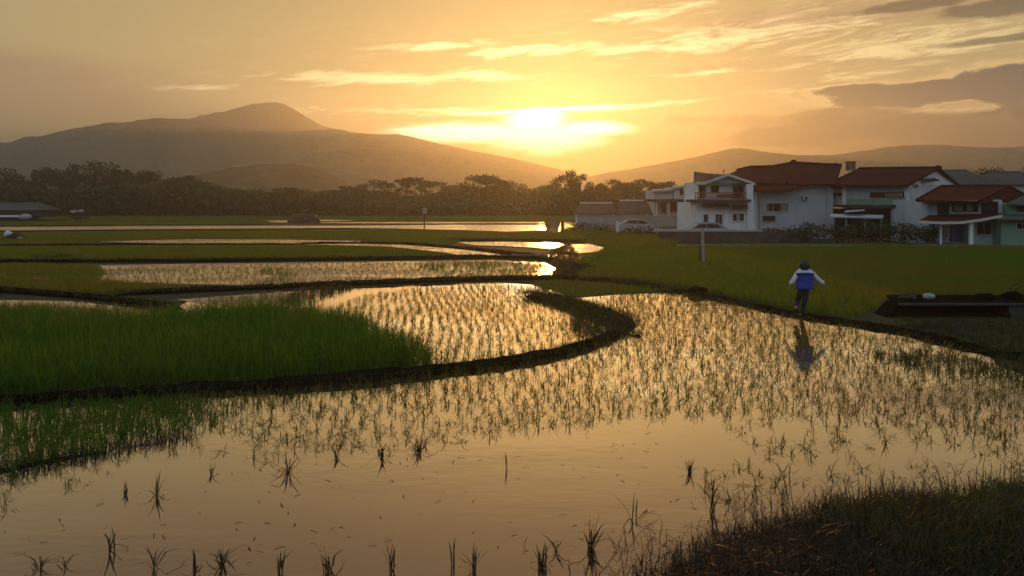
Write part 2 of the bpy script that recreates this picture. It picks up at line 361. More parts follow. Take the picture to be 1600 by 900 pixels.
# below the horizon the world is dim (the ground hides it)
col = mixc(T, (el * -1).step(-.01, .02), col, (.05, .04, .03))
col = mixc(T, 1, col, (10, 10, 10), 'MULTIPLY'); T.links.new(col.k, BG.inputs[0]); BG.inputs[1].default_value = 0.1
w.cycles.sampling_method = 'MANUAL'; w.cycles.sample_map_resolution = 1024
vs = SC.view_settings; vs.view_transform = 'Standard'; vs.look = 'None'; vs.exposure = EXPO; vs.gamma = 1; vs.use_curve_mapping = False
cy = SC.cycles; cy.max_bounces = 6; cy.diffuse_bounces = 2; cy.glossy_bounces = 3; cy.transmission_bounces = 2; cy.transparent_max_bounces = 6; cy.volume_bounces = 1
cy.use_denoising = True; cy.use_adaptive_sampling = True; cy.adaptive_threshold = .015; cy.caustics_reflective = False; cy.caustics_refractive = False; cy.sample_clamp_indirect = 4
try: cy.denoiser = 'OPENIMAGEDENOISE'
except Exception: pass
# ------------------------------------------------------------------ evening haze
hz, ht, ho = new_mat('evening_haze'); pv = ht.nodes.new('ShaderNodeVolumePrincipled')
pv.inputs['Color'].default_value = HAZE_C; pv.inputs['Density'].default_value = HAZE_D; pv.inputs['Anisotropy'].default_value = HAZE_G
ht.links.new(pv.outputs[0], ho.inputs['Volume'])
mb = MB(); mb.box(-2100, 2500, -120, 1745, -1.5, 203); tag(mb.build('haze', hz), kind='stuff')
# ------------------------------------------------------------------ ground and mountains
def grid_mesh(xs, ys, zf):
    A, B = np.meshgrid(xs, ys); P = np.stack([A.ravel(), B.ravel()], 1); Z = zf(P); n, m = len(xs), len(ys)
    i = (np.arange(m - 1)[:, None] * n + np.arange(n - 1)[None, :]).ravel()
    return np.concatenate([P, Z[:, None]], 1), np.stack([i, i + 1, i + n + 1, i + n], 1)
V, Q = grid_mesh(np.linspace(-5000, 5000, 41), np.linspace(-400, 6000, 41), lambda P: np.zeros(len(P)))
tag(link('ground', np_mesh('ground', V, Q, mat=M['ground'])), kind='structure')
def fbm(P, s, seed=0): return sum(vnoise(P, s * 2**k, seed + k) * .5**k for k in range(5)) / 1.94
def ridge(name, pts, D, back, front, rough, seed, mat='hill'):
    px = np.array([p[0] for p in pts], float); py = np.array([p[1] for p in pts], float)
    X0 = (px - 800) / F * D; Z0 = CH + (HY - py) / F * D
    xs = np.linspace(X0[0], X0[-1], 260); ys = D + np.concatenate([-np.linspace(front, 0, 40)[:-1], np.linspace(0, back, 22)])
    def zf(P):
        z = np.interp(P[:, 0], X0, Z0); t = np.where(P[:, 1] < D, (D - P[:, 1]) / front, (P[:, 1] - D) / back)
        f = np.cos(np.clip(t, 0, 1) * np.pi / 2) ** 1.6
        g = fbm(P * [1, .55], 1 / (front * .25), seed) - .5; h = fbm(P, 1 / (front * .04), seed + 9) - .5
        zc = z * (1 - 0.0) + h * rough * 1.0
        return np.where(t >= 1, -1, zc * f + g * z * .55 * np.clip(t * 3, 0, 1) * f)
    V, Q = grid_mesh(xs, ys, zf); return tag(link(name, np_mesh(name, V, Q, mat=M[mat], smooth=True)), kind='structure')
ridge('mountain', [(150,250),(230,222),(300,189),(345,177),(372,168),(395,162.5),(415,160.5),(432,160),(445,163),(458,170),(475,180),(500,195),(540,208),(600,222),(700,255),(800,290)], 1640, 100, 260, 1.8, 1)
ridge('mountain', [(-500,300),(-300,282),(-150,260),(0,229),(60,215),(130,202),(180,193),(203,190),(216,193.5),(232,190),(260,187.5),(292,187),(330,196),(380,204),(440,206),(500,203),(545,207),(590,210),(640,214),(700,228),(760,240),(820,252),(870,264),(930,281),(980,296),(1060,310)], 1230, 180, 200, 1.4, 2)
ridge('mountain', [(400,300),(440,272),(470,250),(500,241),(535,236),(590,233),(650,236),(720,246),(790,262),(850,282),(900,305)], 1000, 90, 150, 1.1, 3)
ridge('hill', [(230,312),(280,285),(320,270),(360,263),(400,258),(430,256),(462,256),(490,262),(515,273),(540,286),(580,304),(620,314)], 520, 90, 110, .6, 4)
ridge('mountain', [(780,314),(830,300),(890,281),(950,270),(1020,258),(1080,247),(1115,239),(1135,234.5),(1150,233),(1170,235),(1210,240),(1260,244),(1300,242),(1340,239),(1380,232),(1430,226.5),(1470,226.5),(1520,230),(1600,232),(1700,238),(1900,262),(2200,300),(2350,314)], 1150, 200, 230, 1.3, 5)
# ------------------------------------------------------------------ water sheets, one per paddy
def sheet(name, P, z, mat, kind='structure'):
    P = np.asarray(P); me = bpy.data.meshes.new(name); me.from_pydata([(x, y, z) for x, y in P], [], [tuple(range(len(P)))])
    me.materials.append(M[mat]); me.update()
    if me.polygons[0].normal.z < 0: me.flip_normals()
    return tag(link(name, me), kind=kind)
FRONT = [(-260,660),(0,633),(200,619),(400,608),(560,597),(690,583),(790,571),(880,554),(940,535),(972,519)]
SPUR = [(972,519),(975,508),(950,496),(915,485),(870,472),(822,463)]
RIGHT = [(1062,457),(1100,464),(1170,478),(1235,493),(1330,507),(1420,522),(1485,538),(1540,551)]
P1 = [(-700,1100),(-260,660)] + FRONT[1:] + [(975,508),(950,496),(915,485),(880,474),(890,468),(960,462),(1060,458)] + RIGHT[1:] + [(1560,575),(1640,600),(1760,650),(1900,800),(1700,1100)]
W1 = poly(P1); sheet('paddy_water', W1, .03, 'water')
P2 = [(-300,500),(-60,470),(120,472),(270,484),(300,470),(450,455),(640,447),(760,442),(830,446),(885,462),(822,464),(870,473),(915,486),(950,497),(972,510),(965,522),(935,536),(880,554),(790,571),(690,583),(560,597),(400,608),(200,619),(0,633),(-260,650)]
W2 = poly(P2); sheet('paddy_water', W2, .034, 'water')
P3 = [(-60,432),(100,416),(300,413),(560,410),(770,407),(850,411),(868,420),(862,432),(760,436),(640,440),(500,446),(430,448),(300,446),(160,442)]
W3 = poly(P3); sheet('paddy_water', W3, .03, 'ruffled')
def flat(pts, z=.05): P = poly(pts); sheet('paddy_water', P, z, 'ruffled'); return P
W4 = flat([(470,382.5),(560,381.5),(620,383),(700,389),(760,395.5),(800,402),(740,403.5),(690,395),(610,386.5)])
W5 = flat([(155,378.5),(230,376),(320,374.5),(450,375.5),(560,377.3),(572,380.5),(420,381.3),(250,381.2)])
W6 = flat([(715,379.5),(790,378.5),(870,380),(884,384),(862,389.5),(800,386),(740,384)])
W7 = flat([(-250,359.5),(-200,355.5),(60,355),(200,353.8),(400,353.2),(560,353.2),(700,351.6),(850,351.8),(856,360.5),(790,362.5),(720,359.8),(640,358.2),(560,356.4),(440,357.4),(330,358.2),(180,359.2),(30,360.6)])
W8 = flat([(410,345.2),(448,344.6),(462,347.4),(520,347.8),(640,347.2),(850,347.2),(850,349.2),(640,349.6),(560,349.4),(430,348.2)])
W9 = flat([(490,343.4),(560,344.6),(520,346),(492,345.4)])
W10 = flat([(50,340.4),(112,340.2),(112,341.6),(55,341.8)])
W11 = flat([(330,339.6),(450,337),(452,338),(350,340.6)])
W12 = flat([(620,340.2),(720,339.2),(842,338.4),(842,340.2),(720,341)])
W13 = flat([(884,384),(920,381.5),(945,388),(935,394),(905,397),(880,393)])
W14 = flat([(855,401),(880,398),(908,404),(895,412),(862,410)])
W15 = flat([(876,346),(922,352),(915,357),(872,362)])
W16 = flat([(275,470),(440,458),(468,462),(440,478),(330,478)], .04)
W17 = flat([(950,408),(985,404),(990,411),(955,414)])
# ------------------------------------------------------------------ earth bunds between the paddies
def bund(pts, wid, hei, seed, name='earth_bund', mat='mud', step=.25):
    P = resample([gx(*p) for p in pts], step); n = len(P); t = np.gradient(P, axis=0); t /= np.hypot(*t.T)[:, None] + 1e-9; nn = np.stack([-t[:, 1], t[:, 0]], 1)
    prof = np.array([(-1, -.08), (-.86, .35), (-.6, .82), (-.25, 1), (.2, .97), (.6, .8), (.88, .3), (1, -.08)])
    s = np.arange(n) * step; rows_ = []
    for a, h in prof:
        q = np.stack([s, np.full(n, a * 3.0)], 1)
        ww = wid * (.85 + .3 * vnoise(q, .7, seed)); hh = hei * (.8 + .4 * vnoise(q, 1.3, seed + 3))
        e = np.clip(np.minimum(np.arange(n), np.arange(n)[::-1]) / 3.0, .15, 1)
        XY = P + nn * (a * ww / 2 * (.5 + .5 * e))[:, None] + RNG.normal(0, .02, (n, 2)); rows_.append(np.concatenate([XY, (h * hh * e + RNG.normal(0, .016, n))[:, None]], 1))
    V = np.stack(rows_, 1).reshape(-1, 3); m = len(prof); i = (np.arange(n - 1)[:, None] * m + np.arange(m - 1)).ravel()
    tag(link(name, np_mesh(name, V, np.stack([i, i + 1, i + m + 1, i + m], 1), mat=M[mat])), kind='structure'); return P
B0 = bund(FRONT, .40, .17, 1); B1 = bund(SPUR, .8, .2, 2); B1b = bund([(972,519),(990,527),(1008,534)], .25, .07, 3)
B2 = bund([(1040,452)] + RIGHT + [(1620,566),(1750,585)], .7, .12, 4)
B3 = bund([(180,462),(300,456.5),(430,451.5),(500,447.5),(640,442.5),(760,438),(870,436),(960,442),(1062,457)], .55, .17, 5)
B4 = bund([(-80,446),(0,456),(130,466),(220,476),(290,486)], .45, .17, 6)
B5 = bund([(-700,411),(-100,411),(0,410.5),(300,409.5),(560,406.5),(770,403),(860,405.5),(905,420),(880,436)], .6, .18, 7, step=.4)
B6 = bund([(-500,383),(0,384),(200,382.6),(400,382),(470,382)], .5, .1, 8, step=.5); B7 = bund([(470,381.6),(560,380.8),(640,382),(720,388),(790,396),(850,402)], .9, .16, 9, step=.5)
B8 = bund([(-400,361.5),(0,361.8),(200,360.2),(420,358.6),(560,357.6)], .7, .09, 10, step=.7); B9 = bund([(540,350.6),(640,350.7),(850,350.3)], 1.0, .1, 11, step=.8)
B10 = bund([(-500,353),(0,353.4),(250,352.2),(420,351.4)], 1.0, .1, 12, step=.8); B11 = bund([(700,376),(800,377),(900,378.5),(960,376)], .8, .2, 13, step=.5)
B12 = bund([(-400,344.6),(0,345.4),(120,344.8)], 1.4, .2, 14, step=1)
# ------------------------------------------------------------------ grassy banks: low mounds rising out of the water
def bank(name, pts, top, soft, mat, seed, n=90):
    P = poly(pts); lo, hi = P.min(0) - .1, P.max(0) + .1
    def zf(q):
        d = np.where(inside(P, q), edge_dist(P, q), -edge_dist(P, q)); t = np.clip((d + .1) / soft, 0, 1)
        return -.06 + (top + .06) * t * t * (3 - 2 * t) * (.75 + .5 * vnoise(q, 1.3, seed)) + (fbm(q, 3, seed) - .5) * .06 * t
    V, Q = grid_mesh(np.linspace(lo[0], hi[0], n), np.linspace(lo[1], hi[1], n), zf); keep = V[Q][:, :, 2].max(1) > -.055
    tag(link(name, np_mesh(name, V, Q[keep], mat=M[mat], smooth=True)), kind='structure'); return P, zf
NEARB, NEARZ = bank('grassy_bank', [(890,960),(960,893),(1040,852),(1110,826),(1190,800),(1260,782),(1340,770),(1420,762),(1500,756),(1590,748),(1750,730),(2100,730),(2100,1150),(880,1150)], .22, 1.3, 'bank', 1)
SIDEB, SIDEZ = bank('grassy_bank', [(1330,507),(1420,519),(1485,532),(1530,548),(1545,556),(1600,572),(1690,598),(1800,640),(2200,640),(2200,514),(1395,509),(1350,505)], .13, .8, 'bank', 2)
LEFTM, LEFTZ = bank('mud_bar', [(-200,820),(-60,775),(20,752),(80,735),(180,716),(260,700),(310,690),(300,682),(200,694),(60,716),(-200,760)], .045, .5, 'mud', 3)
# ------------------------------------------------------------------ rice, grass and weeds
SOLID = []
def stuff(name, parts, mat):
    V, Q, T_ = merge(parts); return tag(link(name, np_mesh(name, V, Q, T_, mat=M[mat])), kind='stuff')
def zone(pts): return poly(pts)
# tall green rice at the left, standing behind the front bund
TG = zone([(-300,535),(-100,500),(0,496),(100,499),(200,503),(280,503),(330,495),(400,492),(480,495),(520,503),(560,508),(600,525),(640,545),(680,570),(690,580),(560,594),(400,604),(200,615),(0,629),(-280,650)])
q = rows(TG, .19, .19, .03, .12, .2); q = q[RNG.random(len(q)) < np.clip(.25 + edge_dist(TG, q) / .7 + .5 * (vnoise(q, 1.2, 21) - .5), 0, 1)]; e = edge_dist(TG, q); tg = [blades(q, (.5 + .26 * vnoise(q, .5, 2) - .10 * np.exp(-e / .4)) * RNG.uniform(.8, 1.15, len(q)), .014, .02, 12, .025, .2, .3)]
q = scatter(TG, 10); tg.append(blades(q, .75, .012, .02, 3, .05, .3, .7))
F2 = zone([(600,520),(650,535),(700,560),(720,572),(860,548),(840,560),(700,580),(640,585)]); q = scatter(F2, 22); tg.append(blades(q, .3, .014, .02, 5, .05, .3, .3))
stuff('tall_rice', tg, 'rice')
# shallow rice in the front paddy, lower left
LG = zone([(-300,700),(-60,640),(60,640),(160,632),(260,626),(330,622),(366,636),(370,658),(340,676),(280,692),(210,708),(100,730),(0,758),(-120,795),(-300,840)])
q = scatter(LG, 95); e = edge_dist(LG, q); k = RNG.random(len(q)) < np.clip(e / .5, .2, 1) * np.clip(.15 + 1.6 * vnoise(q, 1.1, 4), 0, 1); q = q[k]
stuff('shallow_rice', [blades(q, .26, .010, .01, 5, .05, .3, .3)], 'rice')
# short rice and grass of the flat fields beyond
FZ = [([(-120,433),(-60,416),(60,414),(150,416),(165,428),(155,440),(290,447),(300,456),(180,461),(100,460),(0,452),(-100,444)], 60, .24, .016, 'a'),
      ([(-500,408.5),(-500,386),(0,386),(300,384.5),(480,384),(610,388),(690,396),(735,404),(560,405),(300,407.5),(0,408.5)], 36, .15, .026, 'a'),
      ([(300,408),(480,406),(600,404),(735,403.5),(690,397),(610,390),(480,387),(330,388)], 14, .13, .026, 'a'),
      ([(-500,382),(-500,363),(0,363.5),(200,362),(420,360),(560,359),(600,364),(560,376),(450,374),(320,373),(220,375),(140,378),(150,381)], 20, .13, .04, 'a'),
      ([(580,360),(640,360),(720,362),(790,364.5),(860,363),(890,368),(900,377),(800,376),(720,377),(700,384),(640,380),(580,378),(560,372)], 22, .2, .035, 'a'),
      ([(1000,392),(1120,384),(1260,383),(1420,384),(1640,388),(1900,392),(2000,470),(1640,470),(1500,462),(1400,462),(1385,480),(1330,500),(1240,488),(1170,474),(1100,460),(1060,452),(980,440),(900,436),(905,420),(930,412),(960,400)], 62, .28, .016, 'r'),
      ([(870,364),(930,354),(1010,356),(1040,366),(1060,384),(990,392),(950,400),(930,410),(905,420),(900,410),(940,398),(950,386),(900,378)], 26, .42, .03, 'r'),
      ([(880,440),(960,446),(1040,454),(1055,458),(960,461),(890,466),(850,455),(830,446),(850,441)], 60, .22, .014, 'r'),
      ([(640,413),(770,409.5),(850,413),(862,424),(850,433),(760,436),(700,436),(680,425)], 10, .25, .02, 'r'),
      ([(380,446),(430,438),(400,425),(440,420),(470,432),(450,445)], 12, .25, .02, 'a'),
      ([(-600,351),(-500,345),(0,346.5),(300,343),(420,343.5),(420,350),(250,351),(0,352)], 6, .14, .07, 'a'),
      ([(-600,343),(-600,336),(300,335.5),(900,336),(900,345),(850,346.4),(640,346.4),(480,343),(300,342),(0,344)], 3, .16, .12, 'a')]
fa, fr_ = [], []
for pts, d, L, wd, k in FZ:
    P = zone(pts); q = scatter(P, d); (fa if k == 'a' else fr_).append(blades(q, L * (.75 + .5 * vnoise(q, .25, 3)), wd, 0, 4, .08, .35, .3))
stuff('short_rice', fa, 'field'); stuff('field_grass', fr_, 'field')
# weeds on bunds and banks
def along(P, n, wid, L, w_, z, per=5, lean=.55):
    i = RNG.integers(0, len(P) - 1, n); t = RNG.random((n, 1)); q = P[i] * (1 - t) + P[i + 1] * t + RNG.normal(0, wid, (n, 2)); return blades(q, L * RNG.uniform(.5, 1.2, n), w_, z, per, .04, lean, .5)
wd = [along(B0, 2600, .10, .13, .010, .1, 5, .75), along(B1, 900, .22, .26, .012, .12), along(B2, 1500, .3, .13, .010, .06), along(B3, 1800, .22, .16, .014, .12), along(B4, 700, .15, .16, .014, .12), along(B5, 2600, .25, .2, .02, .14),
      along(B7, 800, .3, .16, .03, .08), along(B9, 400, .4, .16, .05, .05), along(B10, 400, .4, .16, .05, .05), along(B11, 700, .4, .25, .03, .1), along(B8, 600, .3, .1, .035, .05)]
for pts, d, L in [([(850,442),(885,432),(905,405),(890,380),(855,400),(870,420)], 16, .45), ([(840,470),(905,474),(968,503),(972,515),(940,500),(880,484)], 110, .26), ([(890,500),(905,486),(950,498),(968,512),(940,528),(900,530)], 60, .22), ([(470,454),(560,449),(520,462),(470,478),(430,474)], 40, .22),
                  ([(950,436),(1060,455),(1150,471),(1230,486),(1300,496),(1250,486),(1150,462),(1040,440)], 40, .2)]:
    q = scatter(zone(pts), d); wd.append(blades(q, L, .014, .04, 5, .05, .45, .4))
q = scatter(zone([(1360,552),(1440,552),(1500,560),(1600,580),(1660,600),(1640,612),(1560,600),(1450,582),(1370,566)]), 55); wd.append(blades(q, .2, .011, .02, 5, .05, .45, .5))
q = scatter(zone([(1395,500),(1660,502),(1660,508),(1395,506)]), 90); wd.append(blades(q, .13, .010, .03, 5, .05, .5, .5))
q = np.stack([RNG.uniform(6.5, 16, 5200), RNG.uniform(9.5, 21, 5200)], 1); q = q[~inside(W1, q)]; wd.append(blades(q, .24, .014, .0, 5, .08, .5, .5))
q = scatter(SIDEB, 130, 60000); q = q[q[:, 1] < 26]; z = SIDEZ(q); k = (z > .0); wd.append(blades(q[k], .17, .011, z[k] - .01, 5, .05, .6, .6))
stuff('bank_weeds', wd, 'weeds')
q = scatter(NEARB, 430, 60000); q = q[(q[:, 1] < 13) & (np.abs(q[:, 0]) < 9)]; z = NEARZ(q); k = (z > -.02) & (RNG.random(len(q)) < .25 + .9 * vnoise(q, 1.7, 5)); q, z = q[k], z[k]
g1 = vnoise(q, .8, 8) + (q[:, 0] - 3) * .12 > .62
near = blades(q[~g1], .24, .007, z[~g1] - .02, 6, .06, .75, .9); far_ = scatter(poly([(860,960),(930,880),(1020,835),(1100,808),(1190,780),(1340,755),(1500,742),(1700,720),(1750,745),(1500,770),(1300,790),(1110,840),(980,905),(940,960)]), 34); lg = q[RNG.random(len(q)) < .07]; zl = NEARZ(lg)
stuff('dry_grass', [near, blades(far_, .26, .008, .0, 6, .06, .6, .7), blades(lg, .5, .008, zl, 3, .05, .8, .9)], 'dry')
stuff('bank_grass', [blades(q[g1], .26, .008, z[g1] - .02, 6, .06, .55, .7)], 'weeds')
q = scatter(LEFTM, 260); z = LEFTZ(q); stuff('mud_stubble', [blades(q, .17, .009, np.maximum(z, .02) - .01, 5, .08, .95, .6)], 'dry')
# ------------------------------------------------------------------ seedlings: rows of young rice
S = []
def field(pts, dx, dy, jit, ang, bend, thin, L):
    P = zone(pts); q = rows(P, dx, dy, jit, ang, bend); k = RNG.random(len(q)) < thin(q, P); q = q[k]; S.append(np.concatenate([q, (L * RNG.uniform(.75, 1.25, len(q)))[:, None]], 1))
full = lambda q, P: np.clip(.6 + .9 * vnoise(q, .45, 6), 0, .97)
field([(60,640),(340,618),(560,600),(700,584),(880,556),(940,536),(985,520),(950,494),(890,476),(960,464),(1070,462),(1170,484),(1240,500),(1330,514),(1420,530),(1500,548),(1560,580),(1660,620),(1700,660),(1600,690),(1480,680),(1350,668),(1240,655),(1130,650),(1000,655),(930,668),(800,682),(700,700),(600,708),(520,706),(430,710),(370,690),(310,676),(330,655)], .215, .20, .042, .12, .25, full, .19)
fr2 = lambda q, P: np.clip(.20 + .75 * vnoise(q, .7, 9) - .25 * np.exp(-edge_dist(P, q) / .3), 0, .9)
field([(1130,655),(1300,660),(1480,676),(1620,684),(1740,690),(1700,735),(1590,746),(1500,754),(1420,760),(1300,772),(1200,790),(1130,800),(1060,790),(1030,765),(1140,730),(1150,690)], .24, .23, .06, .12, .2, fr2, .2)
field([(330,660),(420,660),(560,690),(640,706),(520,716),(440,730),(380,730),(300,715),(310,690)], .24, .24, .07, .1, .2, fr2, .18)
field([(-60,850),(20,800),(120,770),(210,735),(300,705),(250,700),(120,722),(0,755),(-80,790)], .19, .2, .07, .1, .1, lambda q, P: np.full(len(q), .5), .15)
field([(510,490),(560,465),(640,452),(740,446),(830,448),(880,462),(822,466),(868,476),(905,486),(930,520),(880,548),(790,565),(700,578),(690,570),(650,545),(600,522),(550,503)], .24, .23, .045, .1, .2, full, .2)
field([(160,441),(170,420),(300,415),(560,412),(770,410),(850,414),(864,424),(850,432),(640,439),(500,445),(430,447),(300,445)], .29, .30, .07, .05, .2, full, .18)
field([(290,472),(440,460),(468,463),(440,478),(340,478)], .24, .25, .06, .05, .2, full, .24)
field([(-100,482),(0,476),(120,480),(270,486),(280,492),(100,495),(-100,500)], .22, .2, .06, .05, .2, full, .3)
field([(160,378.4),(320,375),(560,377.6),(420,381),(250,381)], .4, .4, .1, .05, .2, lambda q, P: np.full(len(q), .8), .18)
field([(480,383),(560,382),(620,383.5),(700,390),(760,396),(796,402),(740,403),(690,395),(610,386.5)], .4, .4, .1, .05, .2, lambda q, P: np.full(len(q), .6), .22)
field([(720,379.5),(870,380.5),(880,384),(860,389),(800,386),(740,384)], .45, .45, .1, 0, 0, lambda q, P: np.full(len(q), .6), .22)
S = np.concatenate(S); D = np.hypot(S[:, 0], S[:, 1]); S = S[np.argsort(D)]
vis = (np.abs(S[:, 0]) < S[:, 1] * 800 / F * 1.0) & (S[:, 1] > F * CH / (895 - HY)); S = np.concatenate([S[vis], S[~vis]])
NI = 260
protos = []
for i in range(7):
    rg = np.random.default_rng(100 + i); v, qd, tr = blades(np.zeros((1, 2)), .20, .0115, 0, 11, .028, .75, .6, rg); protos.append(np_mesh('rice_seedling', v, qd, tr, mat=M['seedling']))
def seedling(me, x, y, z, sc, lab, grp, rz=None, tilt=(0, 0)):
    o = link('rice_seedling', me, None, (x, y, z)); o.scale = (sc, sc, sc); o.rotation_euler = (tilt[0], tilt[1], random.uniform(0, 6.28) if rz is None else rz)
    return tag(o, lab, 'rice seedling', grp)
for i, (x, y, L) in enumerate(S[:NI]):
    seedling(protos[i % 7], x, y, .02, L / .21, 'small dark rice seedling in the rows beyond the open brown water', 'young rice seedlings planted in rows')
rest = S[NI:]; far = rest[:, 1] > 30
stuff('rice_seedlings', [blades(rest[~far, :2], rest[~far, 2] * .95, .0115, .02, 10, .03, .75, .6), blades(rest[far, :2], rest[far, 2] * .9, .015, .02, 5, .03, .5, .5)], 'seedling')
# the single tufts one can tell apart in the open water
TUFTS = [(62,893,34,11,'wide rice tuft with arching blades at the lower left corner of the water',.55),(105,890,26,4,'thin rice tuft with one leaning blade beside the wide corner tuft',.5),(172,866,44,6,'forked rice tuft standing alone above the lower left row',.35),
 (243,893,52,6,'tall thin rice tuft with a bent top, left part of the bottom row',.25),(305,898,38,6,'low upright rice tuft just left of a bushy one at the bottom edge',.3),(347,888,42,12,'bushy V shaped rice tuft in the bottom row, left half',.55),
 (437,900,46,5,'narrow upright rice tuft between the bushy tuft and a thick one',.12),(512,898,48,10,'thick dark rice tuft leaning right in the bottom row',.25),(612,897,44,5,'slim rice tuft leaning right, middle of the bottom row',.3),
 (712,888,50,2,'single straight dark blade standing in the open water near the bottom',.08),(740,898,44,8,'dense upright rice tuft beside a single straight blade',.2),(818,858,16,2,'tiny short blade sticking out of the water left of a tuft cluster',.1),
 (845,892,42,12,'dark full rice tuft left in the cluster near the grassy bank',.3),(868,866,36,6,'pale thin rice tuft right in the cluster near the grassy bank',.35),(922,866,54,13,'largest rice tuft with a drooping side leaf near the grassy bank',.55),
 (990,820,46,7,'rice tuft with one tall blade above a flat base, off the bank tip',.5),(1113,803,54,7,'tall dark twisted rice tuft close to the bank edge',.3),(1078,742,26,12,'faint round rice tuft at the right end of the open water',.35),
 (790,735,26,2,'single faint blade in the middle of the open brown water',.15),(245,778,42,7,'curled rice tuft alone on the left open water',.45),(195,776,22,4,'short stub of rice left of a curled tuft',.3),(330,745,22,5,'small flattened rice tuft right of a curled tuft',.6),
 (450,742,40,14,'star shaped spreading rice tuft below the planted rows, leftmost of three',.85),(525,722,26,12,'low star shaped rice tuft at the row edge, between two larger stars',.95),(595,716,32,16,'dark star shaped rice tuft at the front of the rows',.85),(655,710,32,16,'dark spiky rice tuft at the front edge, right of a star shaped one',.85)]
for i, (px, py, hp, nb, lab, ln) in enumerate(TUFTS):
    x, y = gx(px, py); rg = np.random.default_rng(300 + i); v, qd, tr = blades(np.zeros((1, 2)), hp / F * y * 1.05, .010 + .00010 * hp, 0, int(nb * 1.25) + 1, .014, ln * .5, .3 + ln * .4, rg)
    seedling(np_mesh('rice_seedling', v, qd, tr, mat=M['dark_seedling']), x, y, .02, 1, lab, 'single rice tufts in the open water', 0)
# straw and scum drifting on the open water
q = np.concatenate([scatter(poly([(-100,870),(60,800),(300,745),(700,705),(1000,670),(1120,680),(1020,790),(860,890),(600,910),(0,910)]), 5), scatter(poly([(880,905),(960,850),(1120,790),(1340,760),(1600,735),(1600,715),(1300,745),(1060,780),(900,850)]), 26)])
n = len(q); a = RNG.uniform(0, np.pi, n); L = RNG.uniform(.02, .11, n); w_ = RNG.uniform(.003, .012, n); d = np.stack([np.cos(a), np.sin(a)], 1) * L[:, None] / 2; e = np.stack([-np.sin(a), np.cos(a)], 1) * w_[:, None] / 2
Z = np.full((n, 1), .036); C4 = [np.concatenate([q + s1 * d + s2 * e, Z + RNG.uniform(0, .006, (n, 1))], 1) for s1, s2 in ((-1,-1),(1,-1),(1,1),(-1,1))]
tag(link('floating_straw', np_mesh('floating_straw', np.stack(C4, 1).reshape(-1, 3), np.arange(n * 4).reshape(-1, 4), mat=M['dry'])), kind='stuff')
# ------------------------------------------------------------------ trees
def tree_proto(seed, H, Wd, style):
    rr = random.Random(seed); rg = np.random.default_rng(seed); mb = MB(); th = H * {'round': .34, 'flat': .5, 'airy': .42, 'low': .2, 'palm': .78}[style]
    mb.tube([(0, 0, -.2), (rr.uniform(-.2, .2), 0, th * .5), (rr.uniform(-.4, .4), 0, th), (rr.uniform(-.5, .5), 0, H * .8)], [H * .024, H * .019, H * .015, H * .006], 8)
    tips = []; nl = {'round': 34, 'flat': 24, 'airy': 22, 'low': 38}[style]
    for i in range(nl):
        a = i * 2.4 + rr.uniform(-.4, .4)
        if style == 'flat': r = Wd * .5 * math.sqrt(rr.uniform(.04, 1)); z = H * (.95 - .3 * (r / (Wd * .5)) ** 2 - rr.uniform(0, .34) ** 1.4)
        else:
            z0 = {'round': .2, 'airy': .34, 'low': .1}[style]; z = H * rr.uniform(z0, .94); k = (z / H - z0) / (1 - z0)
            r = Wd * .48 * math.sqrt(max(.05, 1 - (abs(k - .38) / .66) ** 2)) * rr.uniform(.35, 1.1)
        tip = Vector((r * math.cos(a), r * math.sin(a), z)); st = Vector((0, 0, min(th * rr.uniform(.75, 1.3), z * .9)))
        mid = st.lerp(tip, .5) + Vector((0, 0, H * rr.uniform(-.01, .06))); mb.tube([st, mid, tip], [H * .009, H * .006, H * .002], 5); tips.append(tip)
    tips.append(Vector((0, 0, H * .93)))
    Vs, Qs, o = [], [], 0
    for tip in tips:
        cr = Wd * rr.uniform(.10, .19) * (1.0 if style != 'airy' else .8); n = {'round': 120, 'flat': 120, 'airy': 90, 'low': 115}[style]
        c = rg.normal(0, 1, (n, 3)); c /= np.linalg.norm(c, axis=1)[:, None]; c *= (rg.random((n, 1)) ** .45) * cr * [1.15, 1.15, .62 if style != 'flat' else .38]
        c += np.array(tip); s = rg.uniform(.2, .46, n)[:, None] * H / 12; a = rg.normal(0, 1, (n, 3)); a /= np.linalg.norm(a, axis=1)[:, None]; b = np.cross(a, rg.normal(0, 1, (n, 3))); b /= np.linalg.norm(b, axis=1)[:, None]
        Vs.append(np.stack([c - a * s, c + b * s * .6, c + a * s, c - b * s * .6], 1).reshape(-1, 3)); Qs.append(np.arange(n * 4).reshape(-1, 4) + o); o += n * 4
    return mb.mesh('trunk'), np_mesh('crown', np.concatenate(Vs), np.concatenate(Qs), mat=M['leaf'])
TP = {}
for st, ns in (('round', 4), ('flat', 3), ('airy', 3), ('low', 3)):
    TP[st] = []
    for i in range(ns):
        t_, c_ = tree_proto(50 + i + 10 * len(TP), 12, {'round': 12, 'flat': 16, 'airy': 11, 'low': 15}[st], st); t_.materials.append(M['bark']); TP[st].append((t_, c_, {'round': 12, 'flat': 16, 'airy': 11, 'low': 15}[st]))
TC = {}
def tree(px, top, wpx, D, st, lab, grp, name='broadleaf_tree'):
    k = TC.get(st, 0); TC[st] = k + 1; tm, cm, W0 = TP[st][k % len(TP[st])]; H = WZ(top, D) * 1.0; s = H / 11.6; sw = wpx / F * D / W0 * 1.12
    r = thing(name, lab, 'tree', (WX(px, D), D, 0), grp, random.uniform(0, 6.28))
    for nm, me in (('trunk', tm), ('crown', cm)):
        o = link(nm, me, r); o.scale = (sw, sw, s)
    return r
GL, GM, GC, GR = 'dark trees along the left edge of the plain', 'hazy low trees below the small hill', 'backlit trees under the glow of the sun', 'trees behind the red roofed houses'
